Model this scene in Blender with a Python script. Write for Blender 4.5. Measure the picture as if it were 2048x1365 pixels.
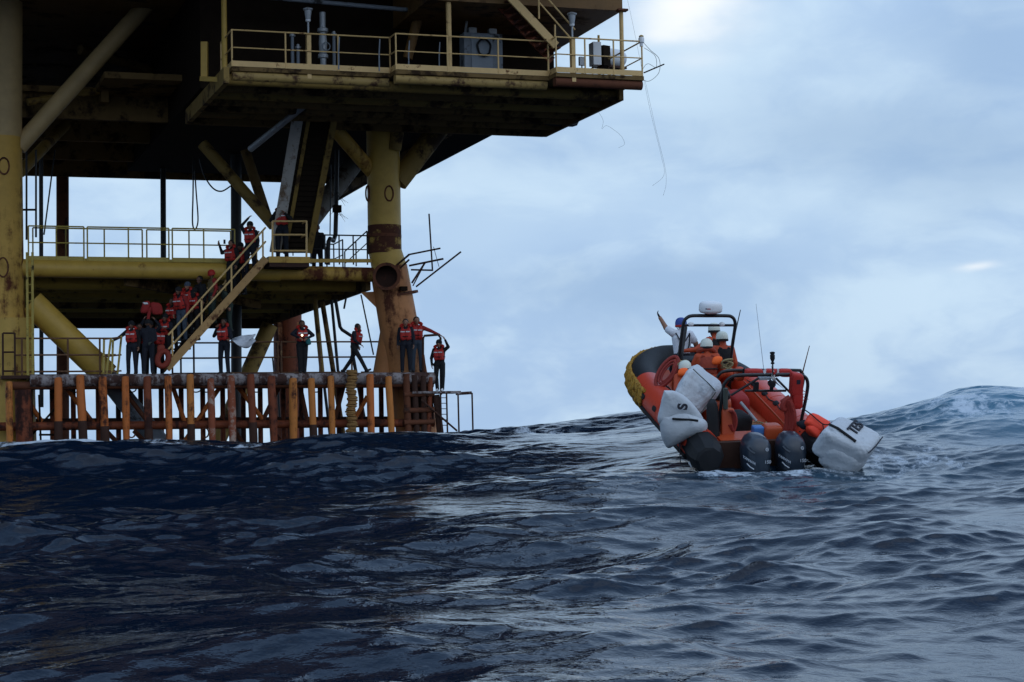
import bpy, bmesh, math, random
import numpy as np
from mathutils import Vector, Matrix

for o in list(bpy.data.objects):
    bpy.data.objects.remove(o, do_unlink=True)
SC = bpy.context.scene
COL = SC.collection
R = math.radians
V = Vector
Z = Vector((0, 0, 1))

# ------------------------------------------------------------------ camera
EYE = 3.0                    # lens height above mean sea level
FPX = 3800.0                 # focal length in pixels of a 2048 wide frame
CX, CY = 1024.0, 682.5
PITCH, ROLL = math.atan(204.5 / FPX), R(1.1)
f0 = V((0, math.cos(PITCH), math.sin(PITCH)))
u0 = V((0, -math.sin(PITCH), math.cos(PITCH)))
r0 = V((1, 0, 0))
CR = r0 * math.cos(ROLL) - u0 * math.sin(ROLL)
CU = u0 * math.cos(ROLL) + r0 * math.sin(ROLL)
CO = V((0, 0, EYE))
cam = bpy.data.cameras.new('camera')
cam.sensor_width = 36.0
cam.lens = 36.0 * FPX / 2048.0
cam.clip_start = 0.5
cam.clip_end = 20000
co = bpy.data.objects.new('camera', cam)
COL.objects.link(co)
M3 = Matrix((CR, CU, -f0)).transposed()
co.matrix_world = Matrix.Translation(CO) @ M3.to_4x4()
SC.camera = co

def ray(px, py):
    return (f0 + CR * ((px - CX) / FPX) - CU * ((py - CY) / FPX))

# ------------------------------------------------------------------ world, sun, exposure
SUN_EL, SUN_AZ = R(48), R(140)       # veiled sun behind cloud, behind the viewer's right shoulder
w = bpy.data.worlds.new('World')
SC.world = w
w.use_nodes = True
nt = w.node_tree
nt.nodes.clear()
def N(nt, t, **kw):
    n = nt.nodes.new(t)
    for k, v in kw.items():
        setattr(n, k, v)
    return n
def L(nt, a, b):
    nt.links.new(a, b)
def math_node(nt, op, a, b=None, c=None):
    n = N(nt, 'ShaderNodeMath', operation=op)
    for i, x in enumerate((a, b, c)):
        if x is None:
            continue
        if isinstance(x, (int, float)):
            n.inputs[i].default_value = x
        else:
            L(nt, x, n.inputs[i])
    return n.outputs[0]
def vmath(nt, op, a, b=None):
    n = N(nt, 'ShaderNodeVectorMath', operation=op)
    for i, x in enumerate((a, b)):
        if x is None:
            continue
        if isinstance(x, (tuple, list, Vector)):
            n.inputs[i].default_value = tuple(x)
        else:
            L(nt, x, n.inputs[i])
    return n
def mixc(nt, fac, a, b, mode='MIX'):
    n = N(nt, 'ShaderNodeMix', data_type='RGBA', blend_type=mode)
    n.clamp_factor = True
    for i, x in ((0, fac), (6, a), (7, b)):
        if isinstance(x, (int, float)):
            n.inputs[i].default_value = x
        elif isinstance(x, (tuple, list)):
            n.inputs[i].default_value = tuple(x) + ((1,) if len(x) == 3 else ())
        else:
            L(nt, x, n.inputs[i])
    return n.outputs[2]
def noise(nt, vec, scale, detail=4, rough=.55, dist=0.0):
    n = N(nt, 'ShaderNodeTexNoise')
    n.inputs['Scale'].default_value = scale
    n.inputs['Detail'].default_value = detail
    n.inputs['Roughness'].default_value = rough
    n.inputs['Distortion'].default_value = dist
    if vec is not None:
        L(nt, vec, n.inputs['Vector'])
    return n.outputs['Fac']
def ramp(nt, fac, a, b):
    n = N(nt, 'ShaderNodeMapRange', interpolation_type='SMOOTHSTEP')
    n.inputs['From Min'].default_value = a
    n.inputs['From Max'].default_value = b
    L(nt, fac, n.inputs['Value'])
    return n.outputs[0]

tc = N(nt, 'ShaderNodeTexCoord')
D = tc.outputs['Generated']
sky = N(nt, 'ShaderNodeTexSky', sky_type='NISHITA', sun_disc=False)
sky.sun_elevation = SUN_EL
sky.sun_rotation = SUN_AZ
sky.air_density = 1.0
sky.dust_density = 2.0
skyc = vmath(nt, 'SCALE', sky.outputs[0])
skyc.inputs[3].default_value = 0.10
# overcast cloud layer: soft stretched banks of cloud
st = vmath(nt, 'MULTIPLY', D, (1.0, 1.0, 2.1)).outputs[0]
warp = N(nt, 'ShaderNodeTexNoise')
warp.inputs['Scale'].default_value = 7.0
warp.inputs['Detail'].default_value = 3.0
L(nt, st, warp.inputs['Vector'])
wv = vmath(nt, 'SCALE', vmath(nt, 'SUBTRACT', warp.outputs['Color'], (.5, .5, .5)).outputs[0])
wv.inputs[3].default_value = .10
stw = vmath(nt, 'ADD', st, wv.outputs[0]).outputs[0]
n1 = noise(nt, stw, 4.2, 6, .5)
n2 = noise(nt, stw, 13.0, 6, .55)
cl = math_node(nt, 'ADD', math_node(nt, 'MULTIPLY', n1, .54), math_node(nt, 'MULTIPLY', n2, .46))
base_f = ramp(nt, cl, .43, .585)
ccol = mixc(nt, base_f, (.415, .595, .86), (.62, .80, .985))
# cloud banks that stand in particular directions
def bank(px, py, rx, ry, soft=1.0):
    d = ray(px, py).normalized()
    right = d.cross(Z).normalized()
    upv = right.cross(d).normalized()
    dv = vmath(nt, 'SUBTRACT', vmath(nt, 'ADD', D, math_scale(wv2, .45 if rx > 60 else .12)).outputs[0], d).outputs[0]
    a = vmath(nt, 'DOT_PRODUCT', dv, right).outputs['Value']
    b = vmath(nt, 'DOT_PRODUCT', dv, upv).outputs['Value']
    a = math_node(nt, 'MULTIPLY', a, FPX / rx)
    b = math_node(nt, 'MULTIPLY', b, FPX / ry)
    q = math_node(nt, 'ADD', math_node(nt, 'MULTIPLY', a, a), math_node(nt, 'MULTIPLY', b, b))
    return math_node(nt, 'EXPONENT', math_node(nt, 'MULTIPLY', q, -1.0 * soft))
def math_scale(v, s):
    n = vmath(nt, 'SCALE', v)
    n.inputs[3].default_value = s
    return n.outputs[0]
w2 = N(nt, 'ShaderNodeTexNoise')
w2.inputs['Scale'].default_value = 11.0
w2.inputs['Detail'].default_value = 5.0
L(nt, st, w2.inputs['Vector'])
wv2 = math_scale(vmath(nt, 'SUBTRACT', w2.outputs['Color'], (.5, .5, .5)).outputs[0], .12)
DARK, LITE, WHITE = (.315, .475, .71), (.64, .825, 1.0), (1.08, 1.1, 1.1)
for (px, py, rx, ry, k, c) in (
        (1640, 250, 330, 120, .55, DARK), (1930, 330, 260, 110, .6, DARK), (1980, 90, 170, 110, .4, DARK),
        (1300, 570, 330, 70, .55, DARK), (1060, 300, 220, 90, .25, DARK), (1800, 800, 500, 80, .25, DARK),
        (1500, 700, 260, 60, .2, DARK), (950, 480, 150, 60, .3, LITE), (1130, 395, 330, 60, .45, LITE),
        (1600, 420, 260, 70, .45, LITE), (1900, 560, 260, 60, .4, LITE), (1500, 60, 260, 110, .45, LITE),
        (1330, 130, 190, 140, .6, LITE), (1150, 200, 160, 60, .35, LITE), (1750, 130, 120, 40, .35, LITE), (1362, 10, 100, 48, 1.0, WHITE), (1318, 62, 45, 20, .6, WHITE), (1420, -20, 80, 40, .8, WHITE),
        (1390, 116, 60, 20, .25, WHITE), (1955, 537, 34, 7, .55, WHITE), (260, 400, 300, 120, .3, LITE)):
    m = math_node(nt, 'MULTIPLY', bank(px, py, rx, ry), k)
    ccol = mixc(nt, m, ccol, c)
# unseen sky shaped for the water: made-up bright band, darker lid overhead and behind
sep = N(nt, 'ShaderNodeSeparateXYZ')
L(nt, D, sep.inputs[0])
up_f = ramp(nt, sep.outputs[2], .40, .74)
mid_f = math_node(nt, 'MULTIPLY', ramp(nt, sep.outputs[2], .20, .36), .75)
back_f = ramp(nt, math_node(nt, 'MULTIPLY', sep.outputs[1], -1.0), -.5, .6)
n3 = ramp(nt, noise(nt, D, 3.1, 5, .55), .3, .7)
ccol = mixc(nt, mid_f, ccol, (.68, .94, 1.32))
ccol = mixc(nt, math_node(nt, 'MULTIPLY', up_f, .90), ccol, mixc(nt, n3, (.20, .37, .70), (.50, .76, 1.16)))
ccol = mixc(nt, math_node(nt, 'MULTIPLY', back_f, .42), ccol, mixc(nt, n3, (.20, .30, .45), (.40, .54, .74)))
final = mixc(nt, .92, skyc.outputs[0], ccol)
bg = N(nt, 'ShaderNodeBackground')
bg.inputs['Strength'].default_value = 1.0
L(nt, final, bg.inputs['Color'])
wo = N(nt, 'ShaderNodeOutputWorld')
L(nt, bg.outputs[0], wo.inputs['Surface'])

sl = bpy.data.lights.new('sun', 'SUN')
sl.energy = 0.6
sl.angle = R(100)
sl.color = (1.0, .985, .96)
so = bpy.data.objects.new('sun', sl)
COL.objects.link(so)
sd = V((math.sin(SUN_AZ) * math.cos(SUN_EL), math.cos(SUN_AZ) * math.cos(SUN_EL), math.sin(SUN_EL)))
so.rotation_euler = sd.to_track_quat('Z', 'Y').to_euler()
so.location = (0, 0, 60)
SC.view_settings.view_transform = 'Standard'
SC.view_settings.look = 'None'
SC.view_settings.gamma = 1.0
SC.view_settings.exposure = 0.0
SC.render.engine = 'CYCLES'
SC.cycles.use_denoising = True
SC.cycles.max_bounces = 6

# ------------------------------------------------------------------ frames
class Frame:
    def __init__(s, o, a, b, c):
        s.o, s.a, s.b, s.c = V(o), V(a).normalized(), V(b).normalized(), V(c).normalized()
    def w(s, x, y, z):
        return s.o + s.a * x + s.b * y + s.c * z
    def px(s, px, py, d):
        """point seen at photo pixel (px, py) at depth d of this frame, in world metres"""
        r = ray(px, py)
        t = (d - (CO - s.o).dot(s.b)) / r.dot(s.b)
        return CO + r * t
    def loc(s, p):
        q = p - s.o
        return V((q.dot(s.a), q.dot(s.b), q.dot(s.c)))
AL = R(18.5)
P = Frame((0, 0, EYE), (math.cos(AL), math.sin(AL), 0), (-math.sin(AL), math.cos(AL), 0), Z)   # oil platform frame

# ------------------------------------------------------------------ mesh building
class MB:
    def __init__(s):
        s.v, s.f, s.m = [], [], []
    def add(s, vs, fs, m=0):
        n = len(s.v)
        s.v += [V(x) for x in vs]
        s.f += [tuple(i + n for i in f) for f in fs]
        s.m += [m] * len(fs)
        return s
    def rings(s, rings, m=0, caps=True, closed=False):
        n = len(rings[0])
        vs = [p for r in rings for p in r]
        fs = []
        k = len(rings)
        for i in range(k if closed else k - 1):
            j = (i + 1) % k
            for a in range(n):
                b = (a + 1) % n
                fs.append((i * n + a, i * n + b, j * n + b, j * n + a))
        if caps and not closed:
            fs.append(tuple(range(n - 1, -1, -1)))
            fs.append(tuple((k - 1) * n + a for a in range(n)))
        return s.add(vs, fs, m)
    def tube(s, p0, p1, r0, r1=None, n=12, m=0, caps=True):
        return s.path([p0, p1], [r0, r0 if r1 is None else r1], n, m, caps)
    def path(s, pts, r, n=8, m=0, caps=True, closed=False):
        pts = [V(p) for p in pts]
        k = len(pts)
        rs = r if isinstance(r, (list, tuple)) else [r] * k
        out = []
        prev = None
        for i, p in enumerate(pts):
            if closed:
                d = pts[(i + 1) % k] - pts[i - 1]
            else:
                d = pts[min(i + 1, k - 1)] - pts[max(i - 1, 0)]
            d.normalize()
            if prev is None:
                x = d.cross(Z if abs(d.z) < .9 else V((0, 1, 0)))
            else:
                x = prev - d * prev.dot(d)
            x.normalize()
            prev = x
            y = d.cross(x)
            out.append([p + (x * math.cos(t) + y * math.sin(t)) * rs[i] for t in
                        [2 * math.pi * a / n for a in range(n)]])
        return s.rings(out, m, caps, closed)
    def box(s, c, ax, ay, az, m=0):
        c, ax, ay, az = V(c), V(ax), V(ay), V(az)
        vs = [c + ax * i + ay * j + az * k for k in (-1, 1) for j in (-1, 1) for i in (-1, 1)]
        return s.add(vs, [(0, 2, 3, 1), (4, 5, 7, 6), (0, 1, 5, 4), (2, 6, 7, 3), (0, 4, 6, 2), (1, 3, 7, 5)], m)
    def beam(s, p0, p1, wd, ht, up=None, m=0):
        p0, p1 = V(p0), V(p1)
        d = (p1 - p0)
        h = d * .5
        up = V(up) if up is not None else (Z if abs(d.normalized().z) < .95 else V((0, 1, 0)))
        side = d.cross(up).normalized()
        up = side.cross(d).normalized()
        return s.box((p0 + p1) / 2, h, side * wd / 2, up * ht / 2, m)
    def soft(s, c, ax, ay, az, e=.5, nu=20, nv=12, m=0, seed=0, amp=0.0, sag=0.0):
        """rounded box (superellipsoid) with half axes ax, ay, az"""
        c, ax, ay, az = V(c), V(ax), V(ay), V(az)
        rnd = random.Random(seed)
        ks = [(V((rnd.uniform(-4, 4), rnd.uniform(-4, 4), rnd.uniform(-4, 4))), rnd.uniform(0, 6)) for _ in range(7)]
        pw = lambda x: math.copysign(abs(x) ** e, x)
        def pt(u, v):
            cu, su, cv, sv = math.cos(u), math.sin(u), math.cos(v), math.sin(v)
            q = V((pw(cv) * pw(cu), pw(cv) * pw(su), pw(sv)))
            d = 1 + amp * (sum(math.sin(k.dot(q) + f) for k, f in ks) / 2.6 + .28 * sum(abs(math.sin(2.9 * k.dot(q) + 2 * f)) - .6 for k, f in ks[:5]))
            q = q * d
            p = c + ax * q.x + ay * q.y + az * q.z
            if sag:
                p = p - Z * sag * (1 - q.z * q.z) * max(0, -q.z + .3)
            return p
        rg = [[pt(2 * math.pi * a / nu + .02, -math.pi / 2 + math.pi * (b + .35) / (nv - .3)) for a in range(nu)] for b in range(nv)]
        return s.rings(rg, m)
    def ell(s, c, rx, ry=None, rz=None, nu=12, nv=8, m=0, ax=None):
        ry = rx if ry is None else ry
        rz = rx if rz is None else rz
        X, Y, ZZ = ax if ax else (V((1, 0, 0)), V((0, 1, 0)), Z)
        return s.soft(c, X * rx, Y * ry, ZZ * rz, 1.0, nu, nv, m)
    def lathe(s, prof, o=(0, 0, 0), ax=None, n=24, m=0, caps=True):
        X, Y, ZZ = ax if ax else (V((1, 0, 0)), V((0, 1, 0)), Z)
        o = V(o)
        return s.rings([[o + (X * math.cos(t) + Y * math.sin(t)) * r + ZZ * z for t in
                         [2 * math.pi * a / n for a in range(n)]] for r, z in prof], m, caps)
    def prism(s, pts, ext, m=0):
        pts = [V(p) for p in pts]
        return s.rings([pts, [p + V(ext) for p in pts]], m)
    def capsule(s, p0, p1, r0, r1=None, n=10, m=0):
        p0, p1 = V(p0), V(p1)
        r1 = r0 if r1 is None else r1
        d = (p1 - p0)
        d = d.normalized() if d.length > 1e-6 else Z.copy()
        pts, rs = [], []
        for t in (-80, -50, -20):
            pts.append(p0 + d * r0 * math.sin(R(t))); rs.append(r0 * math.cos(R(t)))
        for t in (20, 50, 80):
            pts.append(p1 + d * r1 * math.sin(R(t))); rs.append(r1 * math.cos(R(t)))
        return s.path(pts, rs, n, m)
    def build(s, name, mats, parent=None, smooth=40):
        if not isinstance(mats, (list, tuple)):
            mats = [mats]
        o3 = ORG.get(parent, V((0, 0, 0))) if parent is not None else None
        if o3 is None:
            o3 = V((0, 0, 0))
            if s.v:
                lo = V([min(p[i] for p in s.v) for i in range(3)])
                hi = V([max(p[i] for p in s.v) for i in range(3)])
                o3 = V(((lo.x + hi.x) / 2, (lo.y + hi.y) / 2, lo.z))
        me = bpy.data.meshes.new(name)
        me.from_pydata([tuple(p - o3) for p in s.v], [], s.f)
        for mt in mats:
            me.materials.append(mt)
        me.polygons.foreach_set('material_index', s.m)
        return finish(name, me, o3, parent, smooth)
ORG = {}
def finish(name, me, o3, parent, smooth=40, recalc=True):
    if recalc:
        bm = bmesh.new()
        bm.from_mesh(me)
        bmesh.ops.recalc_face_normals(bm, faces=bm.faces)
        bm.to_mesh(me)
        bm.free()
    if smooth:
        me.polygons.foreach_set('use_smooth', [True] * len(me.polygons))
        me.set_sharp_from_angle(angle=R(smooth))
    me.update()
    o = bpy.data.objects.new(name, me)
    COL.objects.link(o)
    if parent is not None:
        o.parent = parent
    else:
        o.location = o3
    ORG[o] = V(o3)
    return o
def tag(o, label, cat, group=None, kind=None):
    if label: o['label'] = label
    if cat: o['category'] = cat
    if group: o['group'] = group
    if kind: o['kind'] = kind
    return o
def thing(name, label, cat, loc, group=None):
    o = bpy.data.objects.new(name, None)
    o.empty_display_size = .3
    COL.objects.link(o)
    o.location = V(loc)
    ORG[o] = V(loc)
    return tag(o, label, cat, group)
def text_part(name, string, size, center, ux, uy, mt, parent, bold=.0, out=.004):
    """flat raised lettering centred at a world point, reading along ux with uy up"""
    cu = bpy.data.curves.new(name, 'FONT')
    cu.body = string
    cu.size = size
    cu.align_x = 'CENTER'
    cu.align_y = 'CENTER'
    cu.extrude = out
    cu.offset = bold
    tmp = bpy.data.objects.new(name, cu)
    COL.objects.link(tmp)
    dg = bpy.context.evaluated_depsgraph_get()
    me = bpy.data.meshes.new_from_object(tmp.evaluated_get(dg))
    bpy.data.objects.remove(tmp, do_unlink=True)
    ux = V(ux).normalized()
    uy = (V(uy) - ux * V(uy).dot(ux)).normalized()
    uz = ux.cross(uy)
    o3 = ORG[parent]
    for v in me.vertices:
        c = v.co.copy()
        v.co = V(center) + ux * c.x + uy * c.y + uz * c.z - o3
    me.materials.clear()
    me.materials.append(mt)
    return finish(name, me, o3, parent, 0, False)

# ------------------------------------------------------------------ materials
def mat(name, col, rough=.6, metal=0.0, var=.25, scale=3.0, col2=None, amt2=0.0, scale2=1.4, streak=False,
        bump=.15, bscale=18.0, spec=.4, top=None, speck=None, wet=None):
    """procedural surface: base colour with tonal variation, patches of a second colour (rust, dirt),
    optional run-down streaks, optional deposit on upward faces"""
    m = bpy.data.materials.new(name)
    m.use_nodes = True
    nt = m.node_tree
    nt.nodes.clear()
    t = N(nt, 'ShaderNodeTexCoord').outputs['Object']
    c = mixc(nt, noise(nt, t, scale, 5, .6), tuple(x * (1 - var) for x in col), tuple(min(1, x * (1 + var)) for x in col))
    rough_s = None
    if col2 is not None:
        v = t
        if streak:
            v = vmath(nt, 'MULTIPLY', t, (1.0, 1.0, .16)).outputs[0]
        n = math_node(nt, 'ADD', math_node(nt, 'MULTIPLY', noise(nt, v, scale2, 7, .68), .65),
                      math_node(nt, 'MULTIPLY', noise(nt, t, scale2 * 2.3, 6, .7), .35))
        f = ramp(nt, n, .62 - .26 * amt2, .70 - .22 * amt2)
        dk = mixc(nt, noise(nt, t, scale2 * 6, 4), tuple(x * .55 for x in col2), tuple(min(1, x * 1.35) for x in col2))
        c = mixc(nt, f, c, dk)
        rough_s = f
    if speck is not None:
        n = noise(nt, t, speck[1], 3, .6)
        c = mixc(nt, ramp(nt, n, speck[2], speck[2] + .05), c, speck[0])
    if top is not None:
        g = N(nt, 'ShaderNodeNewGeometry')
        sx = N(nt, 'ShaderNodeSeparateXYZ')
        L(nt, g.outputs['Normal'], sx.inputs[0])
        a = math_node(nt, 'ADD', sx.outputs[2], math_node(nt, 'MULTIPLY', noise(nt, t, 4.0, 6, .7), .9))
        c = mixc(nt, ramp(nt, a, top[1], top[1] + .25), c, top[0])
    b = N(nt, 'ShaderNodeBsdfPrincipled')
    L(nt, c, b.inputs['Base Color'])
    b.inputs['Roughness'].default_value = rough
    if rough_s is not None:
        L(nt, math_node(nt, 'ADD', math_node(nt, 'MULTIPLY', rough_s, .9 - rough), rough), b.inputs['Roughness'])
    b.inputs['Metallic'].default_value = metal
    b.inputs['Specular IOR Level'].default_value = spec
    if bump:
        bp = N(nt, 'ShaderNodeBump')
        bp.inputs['Strength'].default_value = bump
        bp.inputs['Distance'].default_value = .03
        L(nt, noise(nt, t, bscale, 5, .6), bp.inputs['Height'])
        L(nt, bp.outputs[0], b.inputs['Normal'])
    o = N(nt, 'ShaderNodeOutputMaterial')
    L(nt, b.outputs[0], o.inputs['Surface'])
    return m
RUST = (.11, .032, .012)
MT = dict(
    yellow=mat('yellow_paint', (.49, .305, .055), .5, col2=RUST, amt2=.24, scale2=1.1, streak=True),
    yellow_pale=mat('yellow_handrail_paint', (.64, .42, .17), .5, col2=RUST, amt2=.25, scale2=3, streak=False),
    yellow_rail=mat('yellow_green_handrail_paint', (.40, .30, .06), .5, col2=(.03, .02, .015), amt2=.35, scale2=2.5),
    tan=mat('tan_paint', (.42, .29, .13), .55, col2=RUST, amt2=.1, scale2=.8, streak=True),
    leg_rusty=mat('rusting_yellow_paint', (.51, .30, .055), .6, col2=(.10, .026, .010), amt2=.55, scale2=.8, streak=True),
    leg_orange=mat('orange_rusted_paint', (.44, .18, .06), .6, col2=(.09, .025, .011), amt2=.5, scale2=1.0, streak=True),
    rust=mat('rust', (.12, .038, .016), .85, col2=(.03, .012, .008), amt2=.4, scale2=2),
    rust_dark=mat('dark_rust', (.045, .018, .011), .85, col2=(.10, .03, .014), amt2=.3, scale2=2),
    fender=mat('orange_primer', (.52, .14, .026), .65, col2=(.06, .016, .009), amt2=.46, scale2=1.7, streak=True),
    fender_ochre=mat('ochre_primer', (.52, .18, .034), .65, col2=(.06, .016, .009), amt2=.4, scale2=1.7, streak=True),
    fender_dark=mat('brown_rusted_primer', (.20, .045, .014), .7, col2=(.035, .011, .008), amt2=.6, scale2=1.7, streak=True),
    fender_pale=mat('flaking_primer', (.26, .065, .025), .7, col2=(.42, .30, .24), amt2=.45, scale2=2.6),
    guano=mat('guano_streaked_steel', (.30, .27, .27), .8, var=.35, scale=9, col2=(.06, .028, .022), amt2=.75, scale2=3.2, streak=True),
    under=mat('shaded_brown_steel', (.17, .105, .04), .8, spec=.15, col2=(.03, .016, .009), amt2=.5, scale2=1.0),  # brown steel with the shade under the decks put into its colour
    under_yel=mat('grimy_shaded_yellow_steel', (.25, .155, .035), .7, col2=(.05, .025, .010), amt2=.5, scale2=1.0),  # yellow paint darkened for grime and for the shade of the undersides
    dark=mat('near_black_steel', (.018, .012, .008), .85, var=.4, spec=.08),  # near-black for fittings; the deck interior's shade is put into this colour too
    brown=mat('brown_clad_steel', (.17, .085, .022), .6, col2=(.05, .025, .012), amt2=.4, scale2=.7, streak=True),
    black_pipe=mat('black_pipe', (.012, .012, .014), .5),
    galv=mat('galvanised_steel', (.32, .34, .36), .45, metal=.3, col2=(.12, .06, .03), amt2=.2, scale2=3),
    grey_panel=mat('grey_panel_paint', (.20, .23, .27), .55, col2=(.03, .03, .03), amt2=.35, scale2=1.6),
    white_board=mat('weathered_white_board', (.46, .43, .39), .7, col2=(.20, .13, .08), amt2=.4, scale2=2.5, streak=True),
    white=mat('white_plastic', (.72, .74, .76), .4, var=.06, bump=0),
    black=mat('black_rubber', (.008, .009, .011), .62, var=.3, spec=.25),
    black_gloss=mat('black_powdercoat', (.010, .010, .012), .3, var=.2, bump=.03),
    orange_rubber=mat('orange_red_rubber', (.52, .046, .018), .42, var=.14, col2=(.30, .045, .02), amt2=.25, scale2=1.4, bump=.06, spec=.5),
    orange_hull=mat('orange_fibreglass', (.42, .062, .016), .45, var=.15, col2=(.22, .05, .02), amt2=.3, scale2=2, bump=.05),
    hull_grey=mat('grey_hull', (.14, .15, .17), .5),
    yellow_net=mat('yellow_rope', (.36, .19, .022), .85, var=.3, scale=14, col2=(.20, .10, .02), amt2=.3, scale2=8, bump=.6, bscale=40),
    bag=mat('white_tarpaulin', (.49, .53, .57), .6, var=.07, scale=5, col2=(.34, .38, .42), amt2=.30, scale2=2.2, bump=1.0, bscale=4.5),
    navy_print=mat('black_print', (.012, .014, .025), .6, bump=0),
    cowl=mat('blue_black_gelcoat', (.020, .030, .046), .28, var=.15, bump=.02, spec=.6),
    silver=mat('silver_decal', (.45, .48, .52), .4, var=.05, bump=0),
    red=mat('red_nylon', (.40, .019, .013), .65, var=.2, scale=8, bump=.3, bscale=14),
    red_dark=mat('faded_red_webbing', (.26, .030, .022), .7, var=.3, scale=10, bump=.4),
    neon=mat('fluorescent_orange', (.95, .14, .020), .7, var=.05, bump=.1),
    neon_red=mat('fluorescent_red', (.85, .060, .025), .6, var=.08, bump=.2),
    suit=mat('orange_drysuit', (.42, .058, .016), .65, var=.2, scale=7, bump=.4, bscale=12),
    navy=mat('navy_cloth', (.009, .011, .019), .85, var=.3, scale=6, bump=.3),
    black_cloth=mat('black_cloth', (.010, .010, .012), .9, var=.3, scale=6, bump=.3),
    denim=mat('grey_blue_denim', (.050, .070, .10), .85, var=.25, scale=6, bump=.3),
    khaki=mat('khaki_cloth', (.12, .085, .035), .85, var=.25, scale=6, bump=.3),
    green_cloth=mat('dark_green_cloth', (.025, .040, .032), .85, var=.25, scale=6, bump=.3),
    red_cloth=mat('dark_red_cloth', (.28, .018, .016), .8, var=.2, scale=6, bump=.3),
    shirt=mat('white_shirt', (.62, .66, .72), .75, var=.1, scale=6, bump=.3),
    skin=mat('skin', (.27, .135, .085), .55, var=.1, bump=.05),
    skin_dark=mat('brown_skin', (.13, .062, .038), .55, var=.1, bump=.05),
    hair=mat('black_hair', (.010, .008, .007), .6, var=.4, scale=20, bump=.5, bscale=60),
    eye=mat('dark_eye', (.010, .008, .008), .2, bump=0),
    lip=mat('lip', (.16, .055, .045), .5, bump=0),
    boot=mat('dark_boot', (.02, .018, .017), .6),
    helmet=mat('cream_helmet', (.62, .66, .58), .35, var=.06, bump=.02),
    blue=mat('blue_plastic', (.020, .055, .26), .45, var=.1, bump=.05),
    blue_crate=mat('pale_blue_plastic', (.05, .16, .42), .5, var=.1, bump=.05),
    teal=mat('teal_cloth', (.02, .14, .15), .8, var=.1),
    reflect=mat('silver_reflective_tape', (.62, .64, .66), .35, var=.05, bump=0),
    rope=mat('tan_rope', (.30, .25, .13), .9, bump=.3),
    flag=mat('white_flag_cloth', (.50, .48, .46), .8, var=.1, bump=.2),
    olive=mat('grey_green_plastic', (.055, .065, .055), .6),
)
# ------------------------------------------------------------------ sea
def hor(px):
    return 887 - math.tan(ROLL) * (px - 1024)
CREST_Y = 46.0
cr_px = [(-400, 902), (0, 901), (100, 897), (200, 893), (300, 885), (400, 879), (500, 883), (560, 875), (640, 863), (710, 860), (790, 868), (950, 868), (1040, 860),
         (1100, 855), (1200, 845), (1290, 836), (1400, 832), (1500, 838), (1620, 851), (1680, 836), (1730, 822), (1800, 806), (1860, 793), (1920, 784), (1970, 789), (2048, 796), (2200, 830), (2500, 870)]
cr_px = [(p, y + (7 if p < 350 else 11 if p < 1250 else 2)) for p, y in cr_px]
cX = np.array([(p - 1024) / FPX * CREST_Y for p, _ in cr_px])
cZ = np.array([(hor(p) - y) * CREST_Y / FPX for p, y in cr_px])
pY = np.array([-4000, -60, 0, 8, 12, 16, 20, 26, 30, 34, 38, 42, 46, 50, 55, 62, 75, 95, 4000.])
pZ = np.array([0, .2, .2, .35, .62, .95, 1.22, 1.68, 2.02, 2.42, 2.74, 2.95, 3.02, 2.75, 1.7, .4, .0, 0, 0])
rng = np.random.default_rng(11)
WAVES = []
for i in range(165):
    if i < 110:
        lam = .18 * (1.5 / .18) ** ((i + rng.random()) / 110)
        amp = lam * .0049
    else:
        lam = 1.5 * (12.0 / 1.5) ** ((i - 110 + rng.random()) / 55)
        amp = lam * .0050
    th = R(-80) + rng.normal(0, R(29) if lam < 3 else R(22))
    amp *= rng.uniform(.6, 1.4)
    k = 2 * math.pi / lam
    WAVES.append((k * math.cos(th), k * math.sin(th), amp, rng.random() * 6.283, lam, math.cos(th), math.sin(th)))
def smooth_interp(x, xp, fp):
    # monotone-ish smooth interpolation: average of several shifted linear interpolations
    s = 0
    for d in (-1.0, -.5, 0, .5, 1.0):
        s = s + np.interp(x + d, xp, fp)
    return s / 5
def swell(X, Y):
    yy = smooth_interp(Y * 1.0, pY, pZ)
    c = smooth_interp(X / .45, cX / .45, cZ)
    sig = np.where(Y > CREST_Y, 7.0, 9.0)
    # the crest rises obliquely: on the right it stands a little further off
    b = np.exp(-((Y - CREST_Y) / sig) ** 2)
    z = yy + c * b
    # cross sea in the foreground
    fg = np.exp(-((Y - 20) / 9) ** 2)
    z = z + fg * (.08 * np.sin(.55 * X + .42 * Y + 1.0) + .07 * np.sin(-.33 * X + .8 * Y + .4))
    far = np.clip((Y - 70) / 40, 0, 1) * np.exp(-np.abs(Y) / 1500)
    z = z + far * (.45 * np.sin(.05 * Y + .02 * X) + .3 * np.sin(.11 * Y - .06 * X))
    return z
def axis(lo, hi, step, far, grow=1.12):
    a = list(np.arange(lo, hi + 1e-6, step))
    s = step
    x = hi
    while x < far:
        s *= grow
        x += s
        a.append(x)
    s = step
    x = lo
    pre = []
    while x > -far:
        s *= grow
        x -= s
        pre.append(x)
    return np.array(pre[::-1] + a)
xs = axis(-14.0, 14.0, .042, 5000, 1.10)
ys = axis(14.5, 49.0, .046, 5000, 1.10)
GX, GY = np.meshgrid(xs, ys)
SX, SY = np.meshgrid(np.gradient(xs), np.gradient(ys))
SP = np.maximum(SX, SY)
HZ = swell(GX, GY)
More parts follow.
